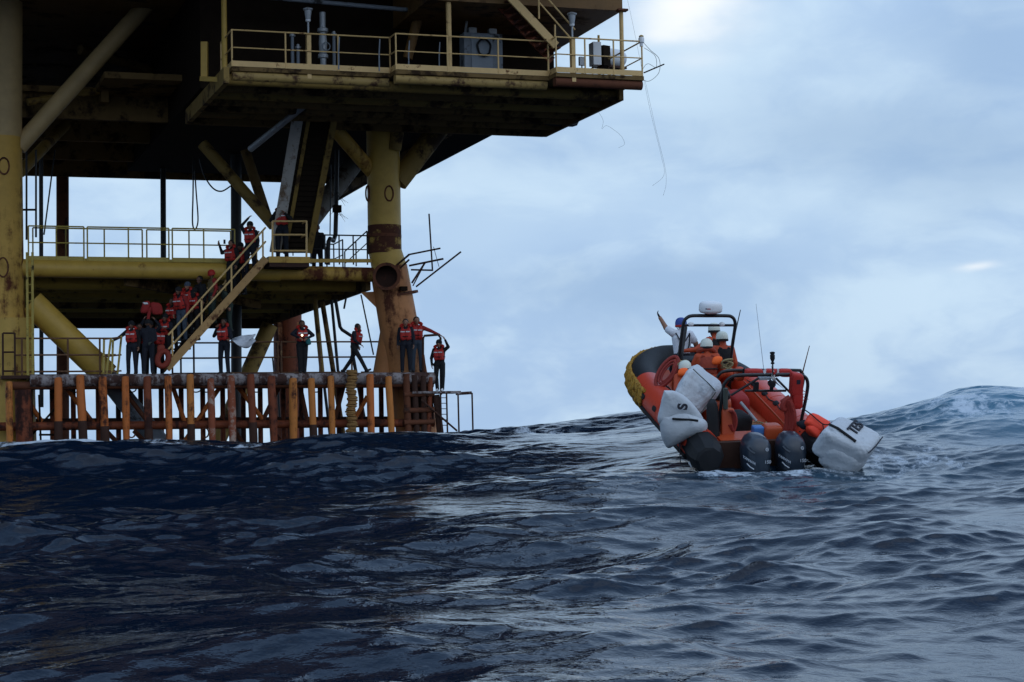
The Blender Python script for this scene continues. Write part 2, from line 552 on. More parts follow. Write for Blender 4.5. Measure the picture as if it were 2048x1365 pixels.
# gustiness: patches of rougher and calmer water
gust = .72 + .45 * (np.sin(.41 * GX + .23 * GY + 1.3) * np.sin(-.19 * GX + .37 * GY) + .5 * np.sin(.9 * GX - .5 * GY + 2) * np.sin(.6 * GX + .71 * GY))
gust = np.clip(gust, .32, 1.25)
DX = np.zeros_like(GX); DY = np.zeros_like(GX); DZ = np.zeros_like(GX); SLOPE = np.zeros_like(GX)
for kx, ky, a, ph, lam, cx_, cy_ in WAVES:
    CH = 1.3 if lam < 1.2 else .85
    wgt = np.clip((lam / SP - 2.5) / 2.0, 0, 1) * a
    if lam < 3: wgt = wgt * gust
    t = kx * GX + ky * GY + ph
    s_, c_ = np.sin(t), np.cos(t)
    DZ += wgt * c_
    DX -= CH * wgt * cx_ * s_
    DY -= CH * wgt * cy_ * s_
    SLOPE += wgt * (2 * math.pi / lam) * c_      # high where crests pile up
# flatter water where the hull sits
hull = np.exp(-(((GX - 4.3) / 2.2) ** 2 + ((GY - 36.5) / 4.5) ** 2))
calm = 1 - .6 * hull
zfin = HZ + DZ * calm
foam = np.clip((SLOPE - .62) * 1.6, 0, 1)
crestband = np.exp(-((GY - CREST_Y + 1.2) / 1.5) ** 2)
cc = smooth_interp(GX / .45, cX / .45, cZ)
left_crest = crestband * np.clip((2.5 - GX) / 3, 0, 1) * (.55 + .45 * np.clip(np.sin(GX * 1.1 + .6), 0, 1))
right_face = np.clip((GX - 6.5) / 3.5, 0, 1) * np.exp(-((GY - 43.0) / 7.0) ** 2)
aer = right_face * .95 + .22 * np.exp(-(((GX - 5.2) / 2.8) ** 2 + ((GY - 33.0) / 1.8) ** 2))
patch = .10 + left_crest + .50 * right_face + .62 * np.exp(-(((GX - 4.7) / 2.6) ** 2 + ((GY - 33.3) / 1.1) ** 2)) + .5 * np.exp(-(((GX - 7.2) / 1.5) ** 2 + ((GY - 35.5) / 1.6) ** 2))
nV = GX.size
ny, nx = GX.shape
co_ = np.empty((nV, 3), np.float32)
co_[:, 0] = (GX + DX * calm).ravel(); co_[:, 1] = (GY + DY * calm).ravel(); co_[:, 2] = zfin.ravel()
idx = np.arange(nV).reshape(ny, nx)
qd = np.stack([idx[:-1, :-1], idx[:-1, 1:], idx[1:, 1:], idx[1:, :-1]], -1).reshape(-1, 4)
me = bpy.data.meshes.new('sea')
me.vertices.add(nV); me.vertices.foreach_set('co', co_.ravel())
me.loops.add(qd.size); me.loops.foreach_set('vertex_index', qd.ravel().astype(np.int32))
me.polygons.add(len(qd)); me.polygons.foreach_set('loop_start', np.arange(0, qd.size, 4, dtype=np.int32))
me.polygons.foreach_set('loop_total', np.full(len(qd), 4, np.int32))
me.update(calc_edges=True)
me.polygons.foreach_set('use_smooth', np.ones(len(qd), bool))
for nm, arr in (('foam', foam), ('aerated', aer), ('foam_patch', patch)):
    at = me.attributes.new(nm, 'FLOAT', 'POINT')
    at.data.foreach_set('value', np.clip(arr, 0, 1).ravel().astype(np.float32))
sea = bpy.data.objects.new('sea', me)
COL.objects.link(sea)
tag(sea, 'dark blue rough sea with a long swell crest and foam', 'sea', kind='structure')

def sea_material():
    m = bpy.data.materials.new('sea_water')
    m.use_nodes = True
    nt = m.node_tree
    nt.nodes.clear()
    t = N(nt, 'ShaderNodeTexCoord').outputs['Object']
    at = lambda n: N(nt, 'ShaderNodeAttribute', attribute_name=n).outputs['Fac']
    deep = (.0020, .0080, .0200)
    aerc = (.045, .15, .235)
    c = mixc(nt, at('aerated'), deep, aerc)
    # lacy foam: fine cells stretched along the wave face
    ms = vmath(nt, 'MULTIPLY', t, (1.0, .55, 1.0)).outputs[0]
    lace = math_node(nt, 'ADD', math_node(nt, 'MULTIPLY', noise(nt, ms, .8, 8, .62, 1.2), .6), math_node(nt, 'MULTIPLY', noise(nt, ms, 6.5, 6, .7, .5), .4))
    f1 = math_node(nt, 'MULTIPLY', at('foam'), ramp(nt, noise(nt, t, 7.0, 6, .7), .45, .68))
    f2 = ramp(nt, math_node(nt, 'ADD', lace, math_node(nt, 'MULTIPLY', at('foam_patch'), .32)), .66, .80)
    f2 = math_node(nt, 'MULTIPLY', f2, ramp(nt, at('foam_patch'), .02, .35))
    f = math_node(nt, 'MINIMUM', math_node(nt, 'ADD', math_node(nt, 'MULTIPLY', f1, .5), math_node(nt, 'MULTIPLY', f2, .75)), .85)
    c = mixc(nt, f, c, (.62, .70, .78))
    b = N(nt, 'ShaderNodeBsdfPrincipled')
    L(nt, c, b.inputs['Base Color'])
    b.inputs['IOR'].default_value = 1.333
    L(nt, math_node(nt, 'ADD', math_node(nt, 'MULTIPLY', f, .6), .035), b.inputs['Roughness'])
    bs = vmath(nt, 'MULTIPLY', t, (1.0, 1.7, 1.0)).outputs[0]
    h = math_node(nt, 'ADD', math_node(nt, 'MULTIPLY', noise(nt, bs, 5.0, 2.5, .55, .5), .5), math_node(nt, 'MULTIPLY', noise(nt, bs, 12.0, 2.0, .5, .6), .34))
    bp = N(nt, 'ShaderNodeBump')
    bp.inputs['Strength'].default_value = 1.0
    bp.inputs['Distance'].default_value = .015
    L(nt, h, bp.inputs['Height'])
    L(nt, bp.outputs[0], b.inputs['Normal'])
    o = N(nt, 'ShaderNodeOutputMaterial')
    L(nt, b.outputs[0], o.inputs['Surface'])
    return m
me.materials.append(sea_material())
# ------------------------------------------------------------------ oil platform
def PX(px, py, d):
    return P.px(px, py, d)
def H_of(px, py, d):
    return PX(px, py, d).z - EYE
def U_of(px, py, d):
    return P.loc(PX(px, py, d)).x
def rad(pix, d):
    return pix / 2.0 / FPX * d / .97
VL = 61.6                      # depth of the two near legs
VF = 59.9                      # front face of the boat landing
plat = thing('oil_platform', 'rusting yellow offshore oil platform standing over the sea on tubular legs', 'oil platform', (-9, 62, 0))

def part(name, mb, m, parent=None, smooth=40):
    return mb.build(name, m, plat if parent is None else parent, smooth)
def pipe(name, a, b, wpx, m, d=None, parent=None, n=14, w2=None):
    """straight tube between two pixel+depth points"""
    pa, pb = PX(*a), PX(*b)
    return part(name, MB().tube(pa, pb, rad(wpx, a[2]), rad(w2 or wpx, b[2]), n), m, parent)

# legs -------------------------------------------------------------
# near left leg: yellow can below, tan tube above
lu = PX(6, 500, VL)
leg = part('leg', MB().path([V((lu.x + .15, lu.y, -4)), V((lu.x + .08, lu.y, 3)), V((lu.x, lu.y, EYE + 5.0)), V((lu.x - .02, lu.y, EYE + 9.95))],
                            [.86, .84, .64, .62], 28), MT['leg_rusty'])
part('leg_sleeve', MB().tube(V((lu.x + .17, lu.y, -4)), V((lu.x + .12, lu.y, EYE + 4.2)), .98, .80, 28), MT['yellow'], leg)
part('leg_extension', MB().tube(V((lu.x, lu.y, EYE + 9.95)), V((lu.x + .10, lu.y, EYE + 16)), .60, .56, 28), MT['tan'], leg)
# near right leg: upright upper part, flared lower part
ru = PX(768, 400, VL)
node = PX(772, 500, VL)
foot = PX(838, 880, VL)
leg2 = part('leg', MB().path([V((ru.x, ru.y, EYE + 11.2)), V((ru.x, ru.y, node.z)), PX(781, 545, VL), foot, foot + (foot - PX(781, 545, VL)) * .5],
                             [.56, .56, .60, .66, .70], 28), [MT['yellow']])
part('leg_sleeve', MB().tube(PX(777, 535, VL), foot + (foot - PX(781, 545, VL)) * .5, .63, .74, 28), MT['leg_orange'], leg2)
part('collar', MB().tube(PX(796, 588, VL), PX(797, 593, VL), .68, .68, 28), MT['rust'], leg2)
part('coating_band', MB().tube(V((ru.x, ru.y, PX(768, 508, VL).z)), V((ru.x, ru.y, PX(768, 452, VL).z)), .566, .566, 28), mat('rust_blistered_yellow', (.44, .27, .045), .6, col2=(.075, .022, .010), amt2=.85, scale2=1.6), leg2)
part('collar', MB().tube(PX(768, 476, VL), PX(768, 470, VL), .59, .59, 28), MT['rust'], leg2)
# open tube stub pointing at the viewer
st0 = PX(773, 556, VL - .4)
toward = (CO - st0); toward.z *= .3; toward.normalize()
stub = part('tube_stub', MB().tube(st0 - toward * .3, st0 + toward * .75, .42, .42, 24, 0, False), MT['rust_dark'], leg2)
part('stub_flange', MB().lathe([(.36, 0), (.46, 0), (.46, .06), (.36, .06)], st0 + toward * .70, ax=(toward.cross(Z).normalized(), toward.cross(toward.cross(Z)).normalized(), toward), n=24, caps=False), MT['rust'], stub)
part('stub_plug', MB().tube(st0 + toward * .2, st0 + toward * .25, .41, .41, 24), MT['rust_dark'], stub)
# rear legs and risers
pipe('rear_leg', (574, 560, 79), (578, 930, 79), 56, MT['fender_dark'])
pipe('rear_leg', (125, 290, 78), (126, 930, 78), 24, MT['rust'])
for (x, y0, y1, d, wpx) in ((326, 300, 560, 74, 11), (472, 300, 930, 70, 21), (82, 300, 815, 68, 8)):
    pipe('riser', (x, y0, d), (x + 1, y1, d), wpx, MT['black_pipe'])
# anode rings on the legs
def ring(px, py, d, a, b, nrm):
    c = PX(px, py, d)
    pts = [c + P.a * math.cos(t) * a + Z * math.sin(t) * b + P.b * (.06 * abs(math.cos(t))) for t in [2 * math.pi * k / 20 for k in range(20)]]
    part('anode_ring', MB().path(pts, .028, 6, closed=True), MT['rust'], nrm)
ring(779, 387, VL - .60, .145, .25, leg2)
ring(736, 387, VL - .40, .06, .26, leg2)
ring(8, 332, VL - .66, .16, .26, leg)
ring(6, 535, VL - .92, .16, .30, leg)

# braces -----------------------------------------------------------
pipe('brace', (36, 295, VL), (300, 2, VL), 33, MT['tan'], n=20)
pipe('brace', (40, 345, VL + 1.5), (130, 250, VL + 6), 22, MT['under_yel'])
pipe('brace', (62, 605, VL), (214, 752, VL), 50, MT['yellow'], n=22)
pipe('brace', (205, 743, VL + .2), (345, 920, VL + 1), 40, MT['grey_panel'], n=20)
pipe('brace', (405, 288, 64), (548, 452, 63), 23, MT['under_yel'])
pipe('brace', (490, 300, 66), (536, 440, 66), 20, MT['under'])
pipe('brace', (745, 345, VL), (630, 212, VL - 1), 29, MT['leg_rusty'], n=18)
pipe('brace', (795, 365, VL), (905, 222, VL), 42, MT['under_yel'], n=20)
pipe('brace', (789, 300, VL - .5), (806, 195, VL - .8), 27, MT['under_yel'], n=18)
MT['grey_dim'] = mat('dull_grey_brown_paint', (.14, .125, .105), .7, col2=(.06, .03, .015), amt2=.4)
pipe('brace', (715, 318, 70), (618, 445, 68), 38, MT['grey_dim'], n=18)
pipe('brace', (540, 650, 78), (425, 905, 78), 32, MT['under_yel'], n=18)
pipe('brace', (792, 610, VL), (768, 770, VL + .3), 45, MT['leg_orange'], n=20, w2=52)
part('gusset_plate', MB().prism([PX(722, 585, VL), PX(760, 583, VL), PX(760, 622, VL)], P.b * .05), MT['leg_orange'])
part('gusset_plate', MB().prism([PX(555, 645, 78.5), PX(600, 645, 78.5), PX(575, 700, 78.5), PX(558, 690, 78.5)], P.b * .1), MT['leg_orange'])
pipe('strut', (645, 183, 57.5), (500, 299, 60), 13, MT['galv'])
pipe('strut', (647, 150, 57), (646, 190, 57.5), 10, MT['under_yel'])

# mid deck ---------------------------------------------------------
HM = H_of(300, 525, VL)
uL, uR = U_of(-260, 540, VL), U_of(742, 560, VL)
def PW(u, v, h):
    return P.w(u, v, h)
def slab(name, u0, u1, v0, v1, h0, h1, m, parent=None):
    c = PW((u0 + u1) / 2, (v0 + v1) / 2, (h0 + h1) / 2)
    return part(name, MB().box(c, P.a * (u1 - u0) / 2, P.b * (v1 - v0) / 2, Z * (h1 - h0) / 2), m, parent)
pipe('girder', (30, 536, VL), (560, 546, VL), 34, MT['yellow'], n=22)
pipe('girder', (560, 546, VL), (750, 550, VL), 29, MT['leg_rusty'], n=20)
MT['mid_yellow'] = mat('dull_yellow_steel', (.46, .31, .055), .7, col2=(.09, .045, .018), amt2=.35, scale2=1.0)
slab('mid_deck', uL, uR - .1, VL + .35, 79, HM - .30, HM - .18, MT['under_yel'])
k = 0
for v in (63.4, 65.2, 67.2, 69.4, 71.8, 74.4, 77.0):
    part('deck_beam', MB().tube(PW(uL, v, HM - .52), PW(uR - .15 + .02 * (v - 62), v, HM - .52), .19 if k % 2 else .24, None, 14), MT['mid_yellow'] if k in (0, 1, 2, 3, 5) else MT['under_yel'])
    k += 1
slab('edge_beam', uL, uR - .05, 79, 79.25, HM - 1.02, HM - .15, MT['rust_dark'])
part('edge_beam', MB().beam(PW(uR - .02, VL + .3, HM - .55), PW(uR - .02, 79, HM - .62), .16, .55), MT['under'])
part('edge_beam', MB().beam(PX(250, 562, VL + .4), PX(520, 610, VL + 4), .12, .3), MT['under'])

# upper works -------------------------------------------------------
VU = 52.6
MT['edge_yellow'] = mat('stained_tan_yellow', (.36, .235, .075), .6, col2=(.07, .03, .015), amt2=.5, scale2=1.6)
HW = H_of(480, 118, VU)           # walkway floor height above the eye
uW0, uW1 = U_of(478, 118, VU), U_of(1284, 150, VU)
us1, us2, us3 = uW0, U_of(800, 140, VU), U_of(1108, 140, VU)
V1, V2, V3 = VU + 1.1, VU + .5, VU - .15
for (a, b, v, mm) in ((us1, us2, V1, 'yellow_pale'), (us2, us3, V2, 'yellow_pale'), (us3, uW1, V3, 'rust_dark')):
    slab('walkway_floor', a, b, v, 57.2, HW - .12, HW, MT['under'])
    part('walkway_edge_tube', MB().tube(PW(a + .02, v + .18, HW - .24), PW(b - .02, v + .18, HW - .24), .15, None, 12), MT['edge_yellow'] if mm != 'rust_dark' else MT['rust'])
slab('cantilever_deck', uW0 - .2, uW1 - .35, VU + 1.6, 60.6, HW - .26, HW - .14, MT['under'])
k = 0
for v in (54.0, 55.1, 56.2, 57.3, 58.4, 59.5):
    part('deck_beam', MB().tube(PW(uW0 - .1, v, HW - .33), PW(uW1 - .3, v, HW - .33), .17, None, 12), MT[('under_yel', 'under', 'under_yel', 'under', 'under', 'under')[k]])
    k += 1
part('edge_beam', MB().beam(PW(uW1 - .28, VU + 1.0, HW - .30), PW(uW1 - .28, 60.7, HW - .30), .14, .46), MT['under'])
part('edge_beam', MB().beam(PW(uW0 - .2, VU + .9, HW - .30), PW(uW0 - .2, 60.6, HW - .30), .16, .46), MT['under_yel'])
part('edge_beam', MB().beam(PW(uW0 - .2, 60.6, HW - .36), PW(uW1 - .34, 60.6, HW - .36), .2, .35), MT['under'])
# left end: upright posts and return
part('end_post', MB().beam(PX(409, 85, 55.6), PX(409, 160, 55.6), .19, .19), MT['yellow'])
part('end_kerb', MB().beam(PX(404, 158, 55.5), PX(440, 160, 54.6), .16, .14), MT['yellow'])
# main deck over the legs
uA, uB = U_of(-900, 200, 62), U_of(853, 243, 65) + .1
HD = HW + 4.2
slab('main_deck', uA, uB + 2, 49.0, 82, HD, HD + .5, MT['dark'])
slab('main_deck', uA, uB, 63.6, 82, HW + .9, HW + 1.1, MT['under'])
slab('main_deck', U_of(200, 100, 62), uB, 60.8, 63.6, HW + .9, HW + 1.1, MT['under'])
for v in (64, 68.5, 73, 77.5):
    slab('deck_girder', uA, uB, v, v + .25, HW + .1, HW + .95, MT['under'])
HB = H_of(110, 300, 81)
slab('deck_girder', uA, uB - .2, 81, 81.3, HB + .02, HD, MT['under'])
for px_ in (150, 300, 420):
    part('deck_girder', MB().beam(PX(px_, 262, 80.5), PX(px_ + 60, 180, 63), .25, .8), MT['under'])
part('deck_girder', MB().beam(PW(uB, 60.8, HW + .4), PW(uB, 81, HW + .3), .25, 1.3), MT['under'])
pipe('header_pipe', (55, 205, 63), (400, 150, 64), 14, MT['under_yel'])
pipe('header_pipe', (160, 100, 66), (330, 150, 68), 20, MT['under'])
# modules above
uM1 = U_of(1112, 110, 57)
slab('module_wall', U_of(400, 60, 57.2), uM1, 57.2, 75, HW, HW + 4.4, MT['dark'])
HX = H_of(1245, 22, VU + .55)
uX = U_of(1245, 22, VU + .55)
mod = slab('module', U_of(820, 10, 55.2), uX, VU + .55, 60.0, HX, HX + 6.5, MT['brown'])
slab('module', uA, U_of(820, 10, 55.2) + .6, VU + 2.2, 80, HX + 1.2, HX + 24, MT['brown'])
part('module_flange', MB().box(PX(1244, 21, VU + .5), P.a * .16, P.b * .12, Z * .03), MT['rust'], mod)
# uprights between the walkway and the module
for (px, y1, wpx, d, m) in ((448, 118, 11, VU + 2.2, 'yellow'), (897, 118, 11, VU + .75, 'yellow_pale'), (1242, 140, 9, VU + .6, 'yellow_pale'), (1196, 128, 5, VU + 4.2, 'yellow')):
    top = PX(px, 20, d); bot = PX(px, y1 + 6, d)
    bot.z = EYE + HW
    bot.x, bot.y = top.x, top.y
    part('upright', MB().tube(bot, V((top.x, top.y, EYE + HX + (1.5 if px < 800 else .05))), rad(wpx, d), None, 12), MT[m])
pipe('brace', (838, 28, 56), (815, 118, 56), 20, MT['brown'])
pipe('header_pipe', (500, -8, 55.5), (880, 26, 55.5), 9, MT['grey_panel'])

# wide pipe loop under the right edge
pts = [PX(1090, 247, 59), PX(1112, 250, 58.9), PX(1145, 251, 58.8), PX(1152, 249, 58.8), PX(1155, 243, 58.8), PX(1155, 225, 58.7)]
part('drain_pipe', MB().path(pts, .055, 8), MT['black_pipe'])
for (x, y) in ((992, 262), (1022, 266), (1034, 268)):
    part('clip', MB().prism([PX(x, y - 4, 60.2), PX(x + 8, y - 3, 60.2), PX(x + 1, y + 5, 60.2)], P.b * .05), MT['dark'])

# fixed pipework between the decks on the right --------------------
def bent(name, pts, wpx, m, parent=None):
    ps = [PX(*p) for p in pts]
    return part(name, MB().path(ps, rad(wpx, pts[0][2]), 10), m, parent)
bent('riser', [(629, 606, 66), (656, 836, 66), (661, 880, 66)], 6, MT['black_pipe'])
bent('riser', [(644, 600, 65), (667, 745, 65), (688, 880, 65)], 10, MT['under'])
bent('riser', [(626, 560, 65.5), (644, 745, 65.5)], 10, MT['under_yel'])
bent('riser', [(663, 600, 64.5), (676, 742, 64.5), (684, 752, 64.2)], 6, MT['black_pipe'])
bent('riser', [(671, 600, 64), (680, 654, 64), (684, 660, 64), (707, 675, 64)], 7, MT['black_pipe'])
bent('riser', [(706, 712, 63.5), (728, 835, 63.5)], 7, MT['black_pipe'])
bent('riser', [(554, 750, 67), (556, 780, 67), (560, 845, 67)], 4, MT['black_pipe'])
bent('riser', [(545, 715, 67), (549, 755, 67)], 3, MT['black_pipe'])
bent('guy_cable', [(722, 590, 62.4), (747, 710, 62)], 3, MT['black_pipe'])
bent('bent_pipe', [(692, 597, 64), (688, 618, 64)], 4, MT['black_pipe'])
# riser with an S bend above the mid deck
bent('riser', [(674, 300, 63.5), (672, 430, 63.5), (671, 470, 63.5), (667, 482, 63.2), (660, 478, 63.0), (657, 484, 62.8), (656, 500, 62.8), (656, 530, 62.8)], 9, MT['black_pipe'])
bent('riser', [(662, 330, 64), (660, 470, 64)], 2.5, MT['black_pipe'])
part('riser_clamp', MB().box(PX(674, 418, 63.4), P.a * .14, P.b * .1, Z * .12), MT['dark'])
# left side thin pipes and a ladder
bent('riser', [(53, 300, 62.6), (53, 480, 62.6)], 4, MT['black_pipe'])
bent('riser', [(72, 300, 62.6), (72, 475, 62.6)], 4, MT['black_pipe'])
bent('guy_cable', [(110, 300, 70), (88, 470, 70)], 3, MT['black_pipe'])
part('pipe_stay', MB().tube(PX(46, 420, 62.5), PX(72, 420, 62.5), .035), MT['dark'])

# broken walkway arms off the right leg
def rods(name, lst, label):
    for a, b, wpx in lst:
        part(name, MB().tube(PX(a[0], a[1], VL - .55), PX(b[0], b[1], VL - .9), rad(wpx, 61), None, 8), MT['rust_dark'])
rods('bent_arm', (((792, 532), (818, 510), 4.5), ((816, 510), (881, 497), 3.5), ((800, 537), (818, 520), 4), ((818, 532), (887, 518), 4),
                  ((822, 540), (866, 541), 3.5), ((865, 542), (858, 428), 3.2), ((850, 526), (824, 566), 4), ((832, 574), (922, 504), 3.5), ((848, 530), (826, 572), 2.5)), '')
bent('guy_cable', [(867, 494, 60.9), (878, 534, 60.9)], 1.2, MT['dark'])
part('bracket', MB().box(PX(806, 578, VL - .65), P.a * .12, P.b * .15, Z * .07), MT['dark'])

# ladder beside the left leg
lad = thing('ladder', 'narrow yellow vertical ladder beside the thick left leg', 'ladder', PX(58, 760, VL - 1.1))
for x0, x1 in ((54, 56), (65, 66)):
    part('stile', MB().beam(PX(x0, 505, VL - 1.1), PX(x1, 762, VL - 1.1), .07, .05), MT['yellow_rail'], lad)
for i in range(15):
    y = 520 + i * 16.5
    part('rung', MB().tube(PX(54.5, y, VL - 1.1), PX(65.5, y, VL - 1.1), .018, None, 6), MT['yellow_rail'], lad)

# ------------------------------------------------------------------ railings
def railing(label, pts, tops, m, posts, kick=None, low=.52, r=.024, name='railing', group='guard rails on the platform', postpos=None, kick_m=None):
    """pts: world base points of a polyline; tops: height; posts per segment"""
    t = thing(name, label, 'railing', pts[0], group)
    up = Z * tops
    for a, b, n in zip(pts[:-1], pts[1:], posts):
        part('top_rail', MB().tube(a + up, b + up, r, None, 8), m, t)
        part('middle_rail', MB().tube(a + up * low, b + up * low, r * .8, None, 8), m, t)
        if kick:
            part('kick_plate', MB().beam(a + Z * (kick * .55), b + Z * (kick * .55), .02, kick), kick_m or m, t)
        for i in range(n):
            q = a.lerp(b, i / max(1, n))
            part('post', MB().tube(q, q + up, r * 1.05, None, 8), m, t)
    q = pts[-1]
    part('post', MB().tube(q, q + up, r * 1.05, None, 8), m, t)
    return t
yp, yr = MT['yellow_pale'], MT['yellow_rail']
TH = 1.06
def wk(u, v):
    return PW(u, v, HW)
railing('yellow guard rail along the left part of the upper walkway', [wk(us1, V1 + 1.8), wk(us1, V1), wk(us2, V1)], TH, yp, (1, 3), kick=.16)
railing('yellow guard rail of the upper walkway in front of the grey panel', [wk(us2, V1), wk(us2 + .02, V2), wk(us3, V2)], TH, yp, (1, 3), kick=.16)
railing('yellow guard rail around the outer right corner of the upper walkway, by the white drum', [wk(us3, V2 - .02), wk(us3 + .02, V3), wk(uW1 - .05, V3), wk(uW1 - .05, V3 + 3.2), wk(uW1 - .05, VU + 5)], TH, yp, (1, 3, 2, 1), kick=.16)
def md(px, py, v):
    p = PX(px, py, v)
    p.z = EYE + HM
    return p
HMR = 1.10
for (xa, xb, n, lb) in ((57, 168, 2, 'yellow guard rail panel on the mid deck next to the thick left leg'), (175, 338, 2, 'middle yellow guard rail panel on the front edge of the mid deck'),
                        (345, 470, 2, 'yellow guard rail panel on the mid deck front edge, ending behind the stair')):
    railing(lb, [md(xa, 520, VL - .1), md(xb, 524, VL - .1)], HMR, yr, (n,), kick=.14, name='guard_rail')
for (xa, xb, n, lb) in ((66, 132, 1, 'short inner yellow rail at the far left of the mid deck'), (132, 285, 2, 'inner yellow rail of the mid deck, left of the narrow gap'), (294, 462, 2, 'inner yellow rail of the mid deck, right of the narrow gap')):
    railing(lb, [md(xa, 540, 62.7), md(xb, 540, 62.7)], HMR + .08, yr, (n,), kick=.2, low=.6, name='guard_rail')
railing('dark guard rail on the mid deck between the raised box and the right leg', [md(622, 525, VL), md(735, 527, VL)], .98, MT['black_pipe'], (4,), kick=None, name='guard_rail')
railing('black handrail sloping up to the right leg on the mid deck', [md(690, 545, 66), md(735, 535, 66) + Z * .75], .9, MT['black_pipe'], (2,), name='guard_rail')
railing('small black hatch rail in the middle of the mid deck walkway', [md(640, 540, 65.5), md(668, 540, 65.5), md(686, 540, 64)], 1.1, MT['black_pipe'], (2, 1), name='guard_rail')
part('deck_edge', MB().beam(PX(615, 522, VL - .05), PX(745, 522, VL - .05), .08, .12), MT['yellow'])
# ------------------------------------------------------------------ boat landing
land = thing('boat_landing', 'rust orange boat landing frame of upright fender posts at the foot of the platform', 'boat landing', (-9, 60, 0))
def lp(name, mb, m, smooth=40, parent=None):
    return mb.build(name, m, land if parent is None else parent, smooth)
HL = H_of(400, 749, VF + .7)
lp('top_tube', MB().tube(PX(60, 762, VF + .35), PX(868, 757, VF + .35), .20, None, 18), MT['guano'])
lp('under_tube', MB().tube(PX(25, 772, VF + .42), PX(866, 768, VF + .42), .13, None, 14), MT['rust'])
lp('bottom_tube', MB().tube(PX(-30, 854, VF + .4), PX(868, 846, VF + .4), .135, None, 14), MT['fender_dark'])
lp('bottom_tube', MB().tube(PX(-30, 846, VF + 2.6), PX(868, 840, VF + 2.6), .13, None, 14), MT['rust_dark'])
lp('deck_grating', MB().box(P.w((U_of(5, 750, VF) + U_of(866, 750, VF)) / 2, VF + 1.7, HL - .06), P.a * (U_of(866, 750, VF) - U_of(5, 750, VF)) / 2, P.b * 1.35, Z * .05), MT['rust_dark'])
FEND = [18, 115, 162, 206, 250, 293, 336, 379, 422, 463, 503, 544, 585, 623, 663, 703, 741, 779]
KIND = ['fender_ochre', 'fender', 'fender', 'fender', 'fender', 'fender_dark', 'fender', 'fender_ochre', 'fender_pale', 'fender_pale', 'fender_dark', 'fender_dark', 'fender_ochre', 'fender_ochre', 'fender_ochre', 'fender_ochre', 'fender', 'fender_ochre']
rr = random.Random(4)
for i, x in enumerate(FEND):
    tp = PX(x + rr.uniform(-2, 2), 757 + rr.uniform(-4, 5), VF + rr.uniform(-.06, .06))
    if i == 0: tp = PX(x, 768, VF)
    bt = PX(x + 3 + rr.uniform(-2, 2), 878, VF)
    bt2 = PX(x + 3, 930, VF + .05)
    wp = rad(14.5 + rr.uniform(-1, 2), VF)
    mb = MB().path([tp + P.b * .12, tp + Z * .03, tp - Z * .25, tp.lerp(bt, .55), bt, bt2], [wp * .75, wp * .95, wp, wp * (1 + rr.uniform(-.05, .08)), wp * .92, wp * .75], 14)
    fp = lp('fender_post', mb, MT[KIND[i]])
    if i in (1, 2, 3, 5, 7, 10, 13, 15):
        y_ = rr.uniform(838, 862)
        a = tp.lerp(bt, (y_ - 757) / 121.0)
        lp('weed_band', MB().path([a, a.lerp(bt, .08), bt, bt2], [wp * 1.0, wp * 1.07, wp * 1.08, wp * .95], 14), MT['rust_dark'], 40, fp)
# rope-wrapped post
pt = PX(704, 738, VF - .1)
coil = []
for j in range(560):
    q = PX(703, 742 + j * .23, VF - .02)
    t = j * .6
    coil.append(q + P.a * math.cos(t) * (.135 + .025 * math.sin(j * .11)) + P.b * math.sin(t) * .14 + P.a * .03 * math.sin(j * .031) + Z * .02 * math.sin(j * .37))
rp = MB().path(coil, .034, 5).build('mooring_rope', mat('weathered_brown_rope', (.26, .14, .045), .9, bump=.4))
tag(rp, 'frayed tan rope wrapped round one orange fender post', 'rope')
for x in (104, 146, 196, 236, 281, 322, 362, 405, 445, 486, 520, 566, 602, 640, 677, 722, 762, 795):
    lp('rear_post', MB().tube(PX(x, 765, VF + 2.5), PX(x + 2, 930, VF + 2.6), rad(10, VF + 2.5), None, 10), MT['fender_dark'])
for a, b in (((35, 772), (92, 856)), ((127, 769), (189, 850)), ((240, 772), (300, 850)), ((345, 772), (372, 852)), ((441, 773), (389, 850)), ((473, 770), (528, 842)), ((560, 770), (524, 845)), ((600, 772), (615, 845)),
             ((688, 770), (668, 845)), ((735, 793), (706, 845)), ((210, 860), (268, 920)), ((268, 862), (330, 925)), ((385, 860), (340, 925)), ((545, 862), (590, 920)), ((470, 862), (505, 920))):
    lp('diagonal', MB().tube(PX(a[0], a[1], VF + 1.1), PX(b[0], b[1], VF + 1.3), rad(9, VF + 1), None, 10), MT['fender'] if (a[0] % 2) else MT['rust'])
for x in (150, 262, 392, 413, 513, 632):
    c = PX(x, 778, VF + .3)
    lp('hook', MB().path([c + P.a * .16 * math.cos(t) - Z * .11 * math.sin(t) for t in [math.pi * k / 9 for k in range(10)]], .022, 6), MT['dark'])
for x in (263, 410):
    c = PX(x, 866, VF + .2)
    lp('shackle_ring', MB().path([c + P.a * .12 * math.cos(t) - Z * .15 * math.sin(t) for t in [2 * math.pi * k / 14 for k in range(14)]], .025, 6, closed=True), MT['rust'])
# right end frame
for (a, b, wpx, m) in (((812, 748), (818, 905), 14, 'rust'), ((828, 750), (836, 905), 12, 'rust_dark'), ((846, 752), (850, 905), 12, 'rust_dark'), ((861, 755), (856, 905), 10, 'fender_dark'), ((872, 790), (885, 905), 14, 'rust_dark')):
    lp('end_post', MB().tube(PX(a[0], a[1], VF + .2), PX(b[0], b[1], VF + .2), rad(wpx, VF), None, 12), MT[m])
for y in (790, 822, 846):
    lp('end_rung', MB().tube(PX(808, y, VF + .15), PX(868, y - 2, VF + .15), .09, None, 10), MT['rust'])
lp('end_plate', MB().box(PX(838, 800, VF + .6), P.a * .48, P.b * .05, Z * .75), MT['rust_dark'])
